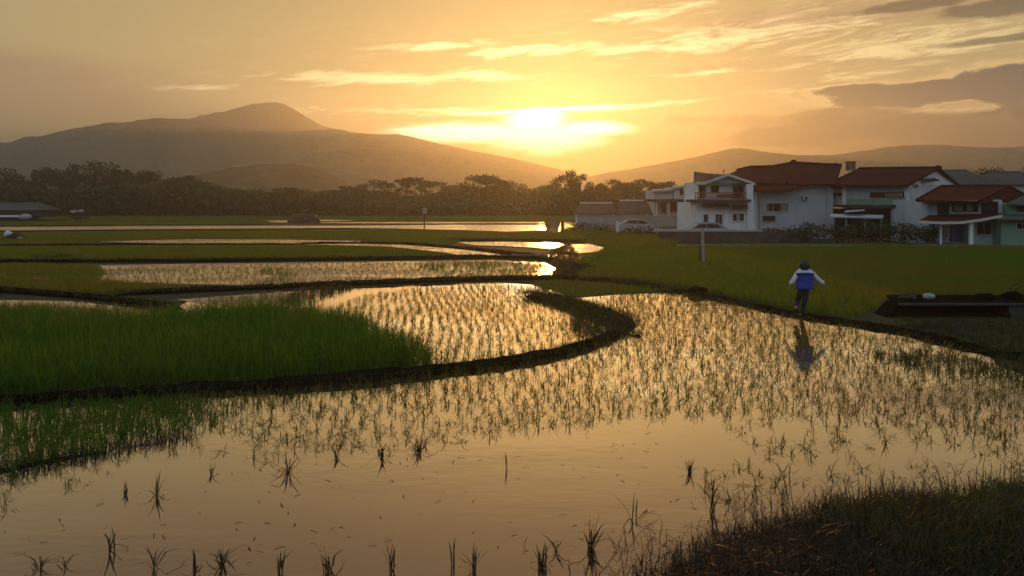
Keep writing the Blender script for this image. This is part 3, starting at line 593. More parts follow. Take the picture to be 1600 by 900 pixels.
for px, top, wpx, D, st, lab, grp in [
 (-55,264,110,205,'round','dark round tree cut off by the left frame edge',GL),(12,266,85,212,'low','broad dark tree above the grey roofed house at the left edge',GL),(72,262,60,216,'flat','flat topped dark tree with a small raised tuft, left of the tallest tree',GL),
 (112,268,60,208,'round','rounded dark tree in the dip left of the tallest tree',GL),(150,257,95,210,'low','tallest and widest dark tree of the left tree line',GL),(198,267,70,206,'round','dark tree on the right shoulder of the tallest one',GL),
 (228,271,56,212,'round','last high dark tree before the tree line steps down',GL),(258,287,50,204,'low','low dark tree in the step of the left tree line',GL),(296,275,75,200,'flat','spreading umbrella shaped dark tree at the right end of the left tree line',GL),
 (330,295,48,206,'round','small dark tree hanging over a pale trunk beside the umbrella tree',GL),
 (366,300,56,222,'low','low hazy tree right of the gap in the tree line',GM),(402,297,60,228,'round','hazy rounded tree below the left slope of the small hill',GM),(440,294,56,224,'airy','hazy tree with a ragged top above the brown straw stack',GM),
 (478,297,60,230,'low','low hazy tree right above the straw stack',GM),(515,298,56,226,'round','hazy tree below the right foot of the small hill',GM),(548,292,52,220,'airy','thin hazy tree left of the feathery backlit trees',GM),
 (585,283,60,214,'airy','feathery backlit tree with flat layers, leftmost under the orange slope',GC),(634,279,66,210,'airy','tallest feathery backlit tree, above the sign post',GC),(672,284,50,216,'airy','thin backlit tree right of the tallest feathery one',GC),
 (708,291,54,222,'low','low brown backlit tree in the dip before the domed tree',GC),(765,276,84,214,'round','wide domed backlit tree just left below the sun',GC),(815,289,60,226,'low','pale backlit tree below the sun rays',GC),(850,291,50,232,'round','low pale backlit tree left of the pointed tree',GC),
 (891,270,50,206,'round','pointed lone tree with loose limbs right below the sun, before the sheds',GC),(922,286,44,190,'airy','small light tree leaning behind the pointed lone tree',GC)]: tree(px, top, wpx, D, st, lab, grp)
for px, top, wpx, D, st, lab in [(958,282,64,190,'flat','flat topped dark tree at the left end of the canopy above the sheds'),(1000,281,70,186,'flat','flat canopy tree in the middle above the brown shed'),(1046,284,74,180,'flat','flat canopy tree just left of the brick parapet'),
 (985,300,70,150,'low','bushy olive tree right behind the brown sheds'),(1030,302,56,140,'low','bushy olive tree behind the small cream house'),(945,303,50,160,'low','bushy tree behind the white gable of the long shed')]: tree(px, top, wpx, D, st, lab, 'trees above the far sheds')
for px, top, wpx, D, st, lab in [(1535,268,70,120,'low','dark tree behind the ridge of the far grey roof'),(1590,270,60,116,'round','dark tree at the right frame edge behind the houses'),(1640,262,80,110,'round','dark tree beyond the right frame edge'),(1505,272,50,128,'low','dark tree between the white gable and the grey roof')]: tree(px, top, wpx, D, st, lab, GR)
# undergrowth that reads as one mass below the tree line
q = np.stack([RNG.uniform(-140, 22, 2600), RNG.uniform(190, 236, 2600)], 1); hgt = (2.0 + 4.6 * vnoise(q, .09, 3)) * np.where(q[:, 0] < -75, 1.35, 1.0); n = 34
c = np.repeat(q, n, 0) + RNG.normal(0, 1.3, (len(q) * n, 2)); zz = np.repeat(hgt, n) * RNG.random(len(c)); C3 = np.concatenate([c, zz[:, None]], 1); s = RNG.uniform(.3, .65, len(c))[:, None]
a = RNG.normal(0, 1, C3.shape); a /= np.linalg.norm(a, axis=1)[:, None]; b = np.cross(a, RNG.normal(0, 1, C3.shape)); b /= np.linalg.norm(b, axis=1)[:, None]
tag(link('undergrowth', np_mesh('undergrowth', np.stack([C3 - a*s, C3 + b*s*.7, C3 + a*s, C3 - b*s*.7], 1).reshape(-1, 3), np.arange(len(C3)*4).reshape(-1, 4), mat=M['leaf'])), kind='stuff')
def bush(px, py0, py1, wpx, D, lab, name='bush', mat='leaf', n=500, grp=None, base=0.0):
    Wd = wpx / F * D; z0 = max(base, WZ(py1, D)); H = WZ(py0, D) - z0; r = thing(name, lab, 'bush', (WX(px, D), D, z0), grp); rg = np.random.default_rng(int(px * 7 + py0)); mb = MB()
    for i in range(5): mb.tube([(0, 0, 0), (rg.normal(0, Wd * .12), rg.normal(0, Wd * .12), H * .45), (rg.normal(0, Wd * .25), rg.normal(0, Wd * .25), H * .8)], [.03, .02, .008], 5)
    st = link('stem', mb.mesh('stem'), r); st.data.materials.append(M['bark'])
    c = rg.normal(0, 1, (n, 3)); c /= np.linalg.norm(c, axis=1)[:, None]; k = 1 + .35 * np.sin(c[:, :1] * 5 + px) * np.cos(c[:, 1:2] * 4); c = c * k * rg.random((n, 1)) ** .4 * [Wd / 2, min(Wd / 2, 3), H * .5] + [0, 0, H * .52]; c[:, 2] = np.clip(c[:, 2], .03, H)
    s = rg.uniform(.6, 1.2, n)[:, None] * max(.05, .035 * H + .02 * Wd); a = rg.normal(0, 1, (n, 3)); a /= np.linalg.norm(a, axis=1)[:, None]; b = np.cross(a, rg.normal(0, 1, (n, 3))); b /= np.linalg.norm(b, axis=1)[:, None]
    link('foliage', np_mesh('foliage', np.stack([c-a*s, c+b*s*.6, c+a*s, c-b*s*.6], 1).reshape(-1, 3), np.arange(n*4).reshape(-1, 4), mat=M[mat]), r); return r
# ------------------------------------------------------------------ houses
def P3(px, py, D): return (WX(px, D), D, WZ(py, D))
def onwall(px, A, B):                     # where the sight line of a column meets the plan line of a wall A-B (each (px, D))
    ax, ay, bx, by = WX(*A), A[1], WX(*B), B[1]; k = (px - 800) / F
    t = (k * ay - ax) / ((bx - ax) - k * (by - ay)); return ax + t * (bx - ax), ay + t * (by - ay)
def pw(mb, A, B, px0, px1, py0, py1, out=0.0, thick=.12):   # a board on an oriented wall, its face OUT metres proud of it
    (x0, y0), (x1, y1) = onwall(px0, A, B), onwall(px1, A, B); d = Vector((x1 - x0, y1 - y0)).normalized(); n = Vector((d.y, -d.x)); n = n if n.y < 0 else -n
    Dm = (y0 + y1) / 2; za, zb = WZ(py1, Dm), WZ(py0, Dm); o, i = n * out, n * (out - thick); vs = []
    for z in (za, zb): vs += [(x0 + o.x, y0 + o.y, z), (x1 + o.x, y1 + o.y, z), (x1 + i.x, y1 + i.y, z), (x0 + i.x, y0 + i.y, z)]
    mb.add(vs, [(0,3,2,1),(4,5,6,7),(0,1,5,4),(1,2,6,5),(2,3,7,6),(3,0,4,7)]); return mb
def window(root, A, B, px0, px1, py0, py1, frame='white', mull=1, name='window', label=None, fw=1.0, cur=()):
    f = MB(); pw(f, A, B, px0 - fw, px1 + fw, py0 - fw, py0, .07, .1); pw(f, A, B, px0 - fw - .4, px1 + fw + .4, py1, py1 + fw, .12, .15)
    pw(f, A, B, px0 - fw, px0, py0, py1, .07, .1); pw(f, A, B, px1, px1 + fw, py0, py1, .07, .1)
    for k in range(mull): c = px0 + (px1 - px0) * (k + 1) / (mull + 1); pw(f, A, B, c - .25, c + .25, py0, py1, .05, .05)
    o = f.build(name, M[frame], root); g = MB(); pw(g, A, B, px0, px1, py0, py1, .02, .05); g.build('pane', M['glass'], o)
    if cur:
        c = MB(); w2 = (px1 - px0)
        for a, b in cur: pw(c, A, B, px0 + w2 * a, px0 + w2 * b, py0 + .3, py1 - .3, .035, .03)
        c.build('curtain', M['curtain'], o)
    if label: o['label'] = label
    return o
def chain_roof(mb, lo, hi, t=.16):        # roof slope between a lower and an upper chain of points
    for i in range(len(lo) - 1): mb.slab([lo[i], lo[i+1], hi[i+1], hi[i]], t)
    return mb
def gpost(mb, px, D, top_py, r=.06): mb.tube([(WX(px, D), D, -.1), (WX(px, D), D, WZ(top_py, D))], r, 8)
def car(lab, px, D, s, paint):
    xc = WX(px, D); r = thing('parked_car', lab, 'car', (xc, D, 0), 'cars parked before the houses')
    def prof(pts, y0, y1):
        q = [(xc + s * x, y0, z) for x, z in pts]; return MB().prism(q if s > 0 else q[::-1], y1 - y0)
    prof([(-2.0,.35),(2.0,.35),(2.06,.62),(2.0,.82),(1.2,.95),(.9,1.0),(-1.7,1.02),(-2.02,.92),(-2.08,.6)], D - .8, D + .8).build('body', M[paint], r, bevel=.08)
    cab = prof([(1.15,.97),(.45,1.42),(-.2,1.5),(-1.2,1.46),(-1.85,1.0)], D - .68, D + .68).build('cabin', M[paint], r, bevel=.06)
    for a in ([(.95,1.03),(.42,1.37),(-.1,1.42),(-.1,1.03)], [(-.2,1.03),(-.2,1.42),(-1.1,1.39),(-1.5,1.03)]): prof(a, D - .71, D + .71).build('side_window', M['glass'], cab)
    for x in (-1.25, 1.25):
        for y in (D - .72, D + .72):
            ty = MB().tube([(xc + x, y - .11, .32), (xc + x, y + .11, .32)], .32, 20).build('wheel', M['rubber'], r); MB().tube([(xc + x, y - .13, .32), (xc + x, y + .13, .32)], .18, 16).build('rim', M['zinc'], ty)
    for x, nm in ((2.03, 'headlight'), (-2.06, 'tail_light')):
        for y in (D - .6, D + .6): MB().blob((xc + s * x, y, .74), (.06, .15, .1), 1, 0, 10, 6).build(nm, M['glass' if x > 0 else 'redrail'], r, True)
# --- house with the balcony
r = thing('balcony_house', 'white two storey house with a red railed balcony and brick parapet', 'house', (WX(1130, 72), 72, 0)); A, B = (1085, 72), (1178, 72)
m = MB(); m.box(WX(1087, 72), WX(1178, 72), 72, 80, -.1, WZ(316, 72)); m.box(WX(1091, 74), WX(1168, 74), 74, 80, WZ(315.8, 72), WZ(284, 74)); m.build('wall', M['white'], r)
m = MB(); m.pbox(1167, 1177, 288, 374, 71.85, .4); m.build('corner_pillar', M['white'], r, bevel=.02)
m = MB(); m.pbox(1108, 1116, 330, 374, 71.9, .3); m.build('pillar', M['white'], r); m = MB(); m.pbox(1131, 1139, 326, 374, 71.9, .3); m.build('pillar', M['white'], r)
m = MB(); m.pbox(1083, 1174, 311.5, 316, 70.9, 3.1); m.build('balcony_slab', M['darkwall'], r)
rl = MB(); rl.pbox(1086, 1166, 300.6, 302, 71, .08); rl.pbox(1086, 1166, 308.5, 309.6, 71, .06)
for k in range(27): rl.pbox(1086.5 + k * 3, 1087.6 + k * 3, 302, 311.6, 71.02, .05)
rl.pbox(1121, 1146, 303.5, 309, 71.1, .04); rl.build('railing', M['redrail'], r)
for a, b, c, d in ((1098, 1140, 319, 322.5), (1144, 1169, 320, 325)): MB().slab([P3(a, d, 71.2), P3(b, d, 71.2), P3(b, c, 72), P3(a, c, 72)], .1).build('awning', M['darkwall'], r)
window(r, A, B, 1099, 1106, 335, 354, mull=0, name='door'); window(r, A, B, 1118, 1128, 335, 354, mull=1, name='door'); window(r, A, B, 1145, 1162, 334, 345, mull=1, cur=((.3, .7),))
A2, B2_ = (1085, 74), (1178, 74); window(r, A2, B2_, 1093, 1101, 291, 309, 'wood', 0, 'door'); window(r, A2, B2_, 1112, 1122, 291, 300, 'wood', 1); window(r, A2, B2_, 1146, 1160, 291, 309, 'wood', 1, 'door')
MB().prism([P3(1085, 287, 75.5), P3(1140, 287, 75.5), P3(1140, 274, 75.5), P3(1128, 272.4, 75.5), P3(1105, 271, 75.5), P3(1085, 268, 75.5)], .25).build('parapet', M['brick'], r)
MB().pbox(1088, 1142, 284.5, 288.5, 73.4, .8).build('ledge', M['cream'], r)
MB().prism([P3(1106, 286, 73.2), P3(1170, 286, 73.2), P3(1138, 273.5, 73.2)], .3).build('gable', M['blue'], r)
m = MB(); m.slab([P3(1098, 287, 72.6), P3(1138, 272.5, 72.6), P3(1136, 272.5, 79), P3(1096, 286, 79)], .14); m.slab([P3(1138, 272.4, 72.6), P3(1180, 287.2, 72.6), P3(1178, 286.5, 79), P3(1136, 272.4, 79)], .14); m.build('roof', M['tile3'], r)
m = MB()
for a, b in (((1098, 287.3), (1138, 272.7)), ((1138, 272.7), (1180, 287.5))):
    p, q = P3(*a, 72.55), P3(*b, 72.55); m.prism([(p[0], p[1], p[2] - .12), (q[0], q[1], q[2] - .12), (q[0], q[1], q[2] + .1), (p[0], p[1], p[2] + .1)], .05)
m.build('verge_board', M['cream'], r)
m = MB(); m.tube([P3(1131, 274, 76), P3(1131, 265, 76)], .03, 6); m.tube([P3(1128.5, 267, 76), P3(1133.5, 266.4, 76)], .02, 5); m.build('antenna', M['black'], r)
# --- central hall
r = thing('hipped_house', 'grey white house with a broad maroon hipped roof and a rust lower roof', 'house', (WX(1238, 74), 74, 0)); A, B = (1176, 74), (1302, 74)
m = MB(); m.box(WX(1179.5, 74), WX(1302, 74), 74, 86, -.1, WZ(284, 74)); m.build('wall', M['grey'], r)
MB().pbox(1174.5, 1183, 297, 374, 73.8, .3).build('corner_pillar', M['white'], r)
MB().pbox(1184, 1302, 287, 290.5, 73.75, .24).build('eave_beam', M['white'], r)
window(r, A, B, 1196, 1232, 317.5, 330.5, 'white', 2, cur=((0, .14), (.7, .98))); window(r, A, B, 1192, 1211, 337.5, 345.5, 'concrete', 0, 'vent_opening')
lo = [P3(1126, 277, 73.4), P3(1178, 285, 73), P3(1230, 287, 73), P3(1262, 287.5, 73), P3(1306, 287.5, 73)]; hi = [P3(1152, 266, 79), P3(1173, 261.2, 79.5), P3(1206, 260.6, 80), P3(1240, 254.5, 80.5), P3(1315, 258.5, 80)]
bk = [P3(1126, 279, 86), P3(1178, 284, 87), P3(1230, 285, 87), P3(1262, 285, 87), P3(1306, 285, 87)]
m = MB(); chain_roof(m, lo, hi); chain_roof(m, hi, bk); rf = m.build('roof', M['tile'], r)
m = MB()
for i in range(4): m.tube([hi[i], hi[i+1]], .16, 8)
m.tube([lo[2], hi[3]], .13, 8); m.blob(hi[3], (.32, .3, .28), 3); m.build('ridge_tiles', M['tile'], rf)
MB().pbox(1326, 1337, 252, 266, 79.5, .7).box(WX(1325, 79.4), WX(1338, 79.4), 79.4, 80.4, WZ(253.2, 79.4), WZ(252, 79.4)).build('chimney', M['brick'], rf)
m = MB(); m.pbox(1304.5, 1308.5, 254.5, 261, 80, .35); m.build('vent_pipe', M['black'], rf)
m = MB(); m.slab([P3(1171, 297.5, 72.2), P3(1236, 296, 72.2), P3(1250, 292, 72.6), P3(1266, 287.5, 73.6), P3(1178, 284.5, 73.8)], .14); m.build('lower_roof', M['tile2'], r)
m = MB(); m.tube([P3(1187, 290, 73.9), (WX(1187, 73.9), 73.9, 0)], .05, 8); m.build('downpipe', M['zinc'], r); m = MB(); m.tube([P3(1292, 289, 73.9), (WX(1292, 73.9), 73.9, 0)], .05, 8); m.build('downpipe', M['zinc'], r)
m = MB(); m.pbox(1255, 1264, 306, 312, 73.6, .4); o = m.build('air_conditioner', M['cream'], r, bevel=.03); MB().tube([P3(1259.5, 309, 73.62), P3(1259.5, 309, 73.57)], .13, 14).build('fan_grille', M['black'], o)
# --- long house turned to the left
A, B, Cc = (1296, 75), (1421, 69), (1497, 77)
r = thing('gabled_house', 'long pale house with a maroon gabled roof and its white gable end turned right', 'house', (WX(1421, 69), 69, 0))
m = MB(); pw(m, A, B, 1299, 1421, 287, 322, 0, .25); pw(m, B, Cc, 1421.3, 1494, 289, 372, 0, .25); pw(m, A, B, 1299, 1421, 322, 372, -1.6, .25); m.build('wall', M['grey'], r)
MB().prism([P3(1423, 289, 69.4), P3(1494, 289.5, 76.6), P3(1463, 265, 72.8)], .2).build('gable', M['white'], r)
m = MB(); pw(m, A, B, 1318.5, 1324, 289, 372, .25, .3); m.build('column', M['white'], r); m = MB(); pw(m, A, B, 1414, 1421, 289, 372, .1, .3); m.build('column', M['white'], r)
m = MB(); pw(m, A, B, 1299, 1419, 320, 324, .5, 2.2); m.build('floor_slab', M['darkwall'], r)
m = MB(); pw(m, A, B, 1325, 1417, 310.5, 320, .12, .14); m.build('balcony_panel', M['green'], r)
window(r, A, B, 1361, 1416, 301, 308, 'redrail', 3, cur=((.4, .9),)); window(r, A, B, 1301, 1316, 291.5, 295.5, 'white', 1, fw=.6); window(r, A, B, 1301, 1316, 300.5, 307, 'white', 1, fw=.6); window(r, B, Cc, 1427, 1433, 288.6, 292.4, 'concrete', 0, 'vent_opening', fw=.6)
f0, f1 = P3(1292, 289, 74.2), P3(1418, 289.5, 67.9); g0, g1 = P3(1343, 263.5, 79), P3(1466, 262.4, 72.4); b0, b1 = P3(1376, 288, 85), P3(1501, 291, 77.2)
m = MB(); m.slab([f0, f1, g1, g0], .16); m.slab([g0, g1, b1, b0], .16); rf = m.build('roof', M['tile'], r)
m = MB(); m.tube([g0, g1], .15, 8); m.tube([f1, g1, b1], .1, 8); m.tube([f0, g0], .1, 8); m.blob(g1, (.3, .3, .22), 5); m.build('ridge_tiles', M['tile'], rf)
m = MB(); m.slab([P3(1440, 279, 70.4), P3(1460, 278, 71.6), P3(1468, 281, 72.6), P3(1446, 283, 70.6)], .1); m.build('gable_awning', M['darkwall'], r)
# --- carport canopy before it
r = thing('carport', 'low pale carport roof on posts over a dark recess, left of the verandah house', 'carport', (WX(1340, 67), 67, 0))
m = MB(); m.slab([P3(1296, 338, 66.4), P3(1379, 340, 66.4), P3(1381, 336, 69), P3(1300, 334, 69)], .09); m.build('canopy', M['zinc'], r)
m = MB(); m.slab([P3(1319, 331, 67.3), P3(1349, 328.5, 67.3), P3(1352, 327, 69), P3(1322, 329, 69)], .06); m.build('upper_sheet', M['zinc'], r)
for px in (1303, 1322, 1352, 1377): m = MB(); gpost(m, px, 66.8, 338.5, .07); m.build('post', M['pole'], r)
MB().pbox(1303, 1440, 326, 372, 70.4, .2).build('shade_backing', M['black'], r)  # black sheet painted in place of the shade under the carport
# --- verandah house at the right
r = thing('verandah_house', 'small house at the right edge with a red roof over a curved verandah roof', 'house', (WX(1510, 64), 64, 0)); A, B = (1448, 64), (1566, 64)
m = MB(); m.box(WX(1451, 64), WX(1566, 64), 64, 71, -.1, WZ(312, 64)); m.build('wall', M['grey'], r)
MB().pbox(1450.5, 1464, 316, 336, 63.8, .18).build('wall_panel', M['blue'], r); MB().pbox(1452, 1467, 345, 376, 63.8, .18).build('wall_panel', M['blue'], r)
window(r, A, B, 1466, 1481, 316, 334, 'wood', 1); window(r, A, B, 1489, 1527, 317, 330, 'wood', 3, cur=((.05, .4), (.55, .8))); window(r, A, B, 1534, 1558, 316, 334, 'wood', 2)
e0, e1, e2 = P3(1432, 312.5, 62.3), P3(1529, 313.5, 62.3), P3(1625, 316, 70); k0, k1 = P3(1470, 291, 66.5), P3(1577, 291, 67); e3 = P3(1452, 312, 72); e4 = P3(1600, 312, 73)
m = MB(); m.slab([e0, e1, k1, k0], .15); m.slab([e1, e2, k1], .15); m.slab([e0, k0, e3], .15); m.slab([k0, k1, e4, e3], .15); m.slab([e2, e4, k1], .15); rf = m.build('roof', M['tile2'], r)
m = MB(); m.tube([k0, k1], .12, 8); m.tube([e1, k1], .1, 8); m.tube([e0, k0], .1, 8); m.tube([e2, k1], .1, 8); m.build('ridge_tiles', M['tile'], rf)
MB().pbox(1438, 1528, 312.6, 316, 62.35, .06).build('fascia', M['cream'], r)
lo = [P3(1434, 345, 60.6), P3(1470, 347, 60.4), P3(1502, 346.5, 60.4), P3(1535, 342, 60.8), P3(1566, 336, 61.5)]; hi = [P3(1452, 336, 63.9), P3(1478, 335, 63.9), P3(1502, 334.5, 63.9), P3(1535, 334, 63.9), P3(1566, 333, 63.9)]
chain_roof(MB(), lo, hi, .1).build('verandah_roof', M['tile'], r)
m = MB()
for i in range(4): m.prism([(lo[i][0], lo[i][1] - .05, lo[i][2] - .16), (lo[i+1][0], lo[i+1][1] - .05, lo[i+1][2] - .16), (lo[i+1][0], lo[i+1][1] - .05, lo[i+1][2] + .03), (lo[i][0], lo[i][1] - .05, lo[i][2] + .03)], .04)
m.build('fascia', M['cream'], r)
m = MB(); m.tube([(WX(1517, 61), 61, -.1), P3(1517, 345, 61)], .16, 12); m.build('column', M['white'], r)
m = MB(); m.tube([(WX(1470, 61.2), 61.2, -.1), P3(1470, 347, 61.2)], .08, 12); m.build('column', M['white'], r)
d = MB(); pw(d, A, B, 1486, 1514, 349, 378, .06, .1); o = d.build('door', M['bluedoor'], r); d = MB(); pw(d, A, B, 1484.5, 1486, 348, 378, .09, .1); pw(d, A, B, 1514, 1515.5, 348, 378, .09, .1); pw(d, A, B, 1499.7, 1500.3, 349, 378, .08, .05); d.build('door_frame', M['wood'], o)
MB().pbox(1521, 1563, 345, 386, 62.6, 1.3).build('porch_wall', M['grey'], r)
A4, B4_ = (1521, 62.6), (1563, 62.6); window(r, A4, B4_, 1526, 1559, 348, 366, 'cream', 2, cur=((.7, .95),))
MB().box(WX(1470, 61), WX(1522, 61), 60.6, 63.9, -.05, .12).build('porch_floor', M['concrete'], r)
# --- green annex
r = thing('green_annex', 'green walled annex with a small window, cut by the right frame edge', 'house', (WX(1610, 61.5), 61.5, 0)); A, B = (1563, 61.5), (1680, 61.5)
m = MB(); m.box(WX(1564.5, 61.5), WX(1680, 61.5), 61.5, 68, -.1, WZ(343, 61.5)); m.build('wall', M['green'], r)
m = MB(); m.box(WX(1575, 63.5), WX(1690, 63.5), 63.5, 69, WZ(343, 61.5), WZ(319, 63.5)); m.build('upper_wall', M['green'], r)
MB().slab([P3(1558, 342.5, 60.6), P3(1700, 344, 60.6), P3(1700, 336, 63.4), P3(1566, 335, 63.4)], .1).build('lean_to_roof', M['tile3'], r)
window(r, A, B, 1588, 1606, 349, 358, 'white', 1); window(r, (1563, 63.5), (1680, 63.5), 1590, 1602, 320.5, 329, 'wood', 1)
MB().slab([P3(1570, 319, 62.6), P3(1700, 320, 62.6), P3(1700, 306, 67), P3(1600, 305, 67)], .12).build('roof', M['tile3'], r)
# --- grey roofs behind
def far_house(name, lab, px0, px1, D, wall_top, eave, ridge_, inset, wmat, rmat, dep=8, win=(), grp=None):
    r = thing(name, lab, 'house', (WX((px0 + px1) / 2, D), D, 0), grp); w_ = WX(px1, D) - WX(px0, D)
    MB().box(WX(px0, D), WX(px1, D), D, D + dep, -.1, WZ(wall_top, D)).build('wall', M[wmat], r)
    e = .5; a, b = P3(px0 - 3, eave, D - e), P3(px1 + 3, eave, D - e); zr = WZ(ridge_, D + dep / 2); x0, x1 = WX(px0 + inset, D), WX(px1 - inset, D)
    c, d_ = (a[0], D + dep + e, a[2]), (b[0], D + dep + e, b[2]); u, v = (x0, D + dep / 2, zr), (x1, D + dep / 2, zr)
    m = MB(); m.slab([a, b, v, u], .14); m.slab([u, v, d_, c], .14)
    if inset > 1: m.slab([a, u, c], .14); m.slab([b, d_, v], .14)
    else: MB().prism([(WX(px0, D), D, a[2] - .1), (WX(px0, D), D + dep, a[2] - .1), (WX(px0, D), D + dep / 2, zr - .1)], .0).v
    rf = m.build('roof', M[rmat], r); m = MB(); m.tube([u, v], .12, 6)
    m.build('ridge_cap', M['cream' if rmat == 'tileb' else rmat], rf)
    for q in win: window(r, (px0, D), (px1, D), *q[:4], 'cream', q[4], fw=.6)
    return r
far_house('grey_roofed_house', 'distant house with a dark grey hipped roof behind the white gable', 1484, 1560, 92, 286, 288, 266.5, 18, 'cream', 'tile3', win=[(1500, 1510, 290, 298, 1)])
far_house('grey_roofed_house', 'distant house with a dark grey roof at the right edge, behind the verandah house', 1556, 1650, 96, 286, 288, 269, 22, 'cream', 'tile3')
# --- low sheds and cream house at the left of the group
far_house('long_shed', 'long low shed with a brown roof, white gable and pale ridge, left of the houses', 906, 966, 100, 333, 334, 317.5, 4, 'white', 'tileb', 7, [(920, 926, 337, 343, 0), (936, 942, 337, 343, 0), (950, 956, 337, 343, 0)])
far_house('brown_shed', 'taller dark brown shed between the long shed and the cream house', 968, 1022, 98, 333, 335, 313.5, 6, 'tileb', 'tileb', 7, [(1000, 1008, 337, 343, 0)])
r = thing('cream_house', 'small stepped cream house with one dark window above a dark verandah', 'house', (WX(1052, 95), 95, 0)); A, B = (1020, 95), (1086, 95)
m = MB(); m.box(WX(1026, 95), WX(1084, 95), 96.2, 102, -.1, WZ(313.5, 95)); m.box(WX(1053, 95), WX(1083, 95), 95, 101, WZ(311, 95), WZ(292, 95)); m.box(WX(1022, 95), WX(1052.7, 95), 95.4, 101, WZ(311, 95), WZ(297, 95)); m.build('wall', M['cream'], r)
m = MB(); m.slab([P3(1019, 298, 94.8), P3(1053, 295.5, 94.8), P3(1053, 294, 101.4), P3(1019, 296, 101.4)], .2); m.slab([P3(1051, 293.5, 94.6), P3(1072, 290, 94.6), P3(1085, 291, 94.6), P3(1085, 289, 101.4), P3(1051, 290, 101.4)], .2); m.build('roof_slab', M['concrete'], r)
MB().pbox(1012, 1088, 311.5, 315, 93.6, 2.6).build('verandah_slab', M['darkwall'], r)
window(r, A, B, 1062, 1068, 296, 305, 'cream', 0, fw=.6); window(r, (1020, 96.2), (1086, 96.2), 1047, 1080, 317, 330, 'wood', 3, 'verandah_opening', fw=.4); window(r, (1020, 96.2), (1086, 96.2), 1034, 1039, 318, 332, 'wood', 0, 'door', fw=.4)
for px in (1026, 1045, 1064, 1083): m = MB(); gpost(m, px, 93.9, 315, .1); m.build('post', M['cream'], r)
# --- walls
r = tag(MB().box(WX(902, 88), WX(1088, 88), 88, 88.25, -.1, WZ(338, 88)).box(WX(901, 88), WX(1089, 88), 87.94, 88.31, WZ(338, 88), WZ(336.6, 88)).box(WX(1010, 88), WX(1013, 88), 87.85, 88.4, -.1, WZ(334.5, 88)).box(WX(956, 88), WX(959, 88), 87.85, 88.4, -.1, WZ(335, 88)).build('boundary_wall', M['concrete']), 'long low grey boundary wall in front of the sheds', 'wall')
r = thing('retaining_wall', 'low dark retaining wall with a pale coping along the field below the white houses', 'wall', (WX(1140, 67), 67, 0)); MB().box(WX(1030, 67), WX(1262, 67), 67, 67.3, -.1, WZ(362.6, 67)).build('wall', M['darkwall'], r)  # wall coloured dark to stand in for the shaded band below the houses
MB().box(WX(1022, 67), WX(1150, 67), 66.9, 67.7, WZ(362.4, 67), WZ(358.4, 67)).box(WX(1150.2, 67), WX(1192, 67), 66.92, 67.6, WZ(362.4, 67), WZ(359.4, 67)).build('coping', M['concrete'], r, bevel=.03)
tag(MB().box(WX(1040, 65), WX(1640, 60.2), 60.3, 60.55, -.1, .16).build('field_kerb', M['concrete']), 'thin pale concrete kerb between the grass field and the houses', 'kerb')
car('silver grey hatchback parked behind the dark wall, its nose to the left', 1098, 70.6, -1, 'silver')
# --- left edge
far_house('grey_roofed_hut', 'pale grey roofed hut under the trees at the left edge', -30, 52, 170, 330, 328, 317, 8, 'darkwall', 'tile3', 9)
r = thing('tarp_shed', 'low black shed with a pale humped tarp at the left edge of the plain', 'shed', (WX(15, 150), 150, 0))
MB().box(WX(-40, 150), WX(46, 150), 150, 153, -.1, WZ(338.5, 150)).build('wall', M['black'], r); MB().slab([P3(-42, 338.5, 149.6), P3(30, 338.5, 149.6), P3(30, 336.5, 153.4), P3(-42, 336.5, 153.4)], .12).build('roof', M['zinc'], r)
MB().blob((WX(39, 149.5), 149.6, WZ(339.2, 149.5)), (1.15, .7, .55), 4, .08).build('tarp', M['sack'], r, True)
# ------------------------------------------------------------------ bushes by the houses and in the fields
for px, a, b, wd_, D, lab in [(1265, 348, 376, 60, 66.2, 'dark green bush below the rust roofed wall, leftmost of the hedge row'), (1318, 350, 377, 64, 65.4, 'rounded green bush below the carport, second in the hedge row'), (1368, 346, 378, 62, 65.2, 'tall green bush right of the carport posts'),
    (1412, 348, 379, 60, 64.6, 'green bush in the hedge row, second from the verandah house'), (1452, 352, 380, 46, 62.9, 'green bush touching the verandah corner'), (1220, 356, 370, 70, 71, 'dim low bush against the grey white wall')]:
    bush(px, a, b, wd_, D, lab, grp='bushes below the houses', n=700)
bush(122, 328, 347, 34, 138, 'small dark bush standing alone in the left fields', n=500)
m = MB()
for k in range(9): m.blob((WX(118 + random.uniform(-5, 12), 136.9), 136.6 + random.uniform(-.2, .2), WZ(330.5 + random.uniform(-1.5, 1.5), 137)), (.32, .2, .16), k, .2, 8, 5)
tag(m.build('white_bags', M['sack']), 'pale scraps of cloth caught on top of the lone dark bush', 'cloth')
bush(855, 346, 362, 16, 92, 'small dark bush at the right end of the bright water', n=260)
bush(880, 392, 404, 30, 50, 'dry brown bush where the two bunds meet', mat='dry', n=260); bush(905, 412, 432, 54, 40, 'low dry brown scrub on the crossing of the bunds', mat='dry', n=420)
bush(1004, 354, 373, 76, 79, 'low dark weeds beside the white parked car', n=360); bush(828, 459, 471, 28, 30, 'small dark weed clump on the tip of the inner bund', n=160)
for px, a, b, wd_, D, lab in [(908, 347, 362, 44, 86, 'dark weeds at the left foot of the long grey wall'), (938, 349, 366, 46, 84, 'low weeds below the long shed, second from the left end of the wall'), (1046, 352, 368, 40, 82, 'weeds between the pale car and the end of the grey wall')]:
    bush(px, a, b, wd_, D, lab, grp='weeds along the grey wall', n=420)
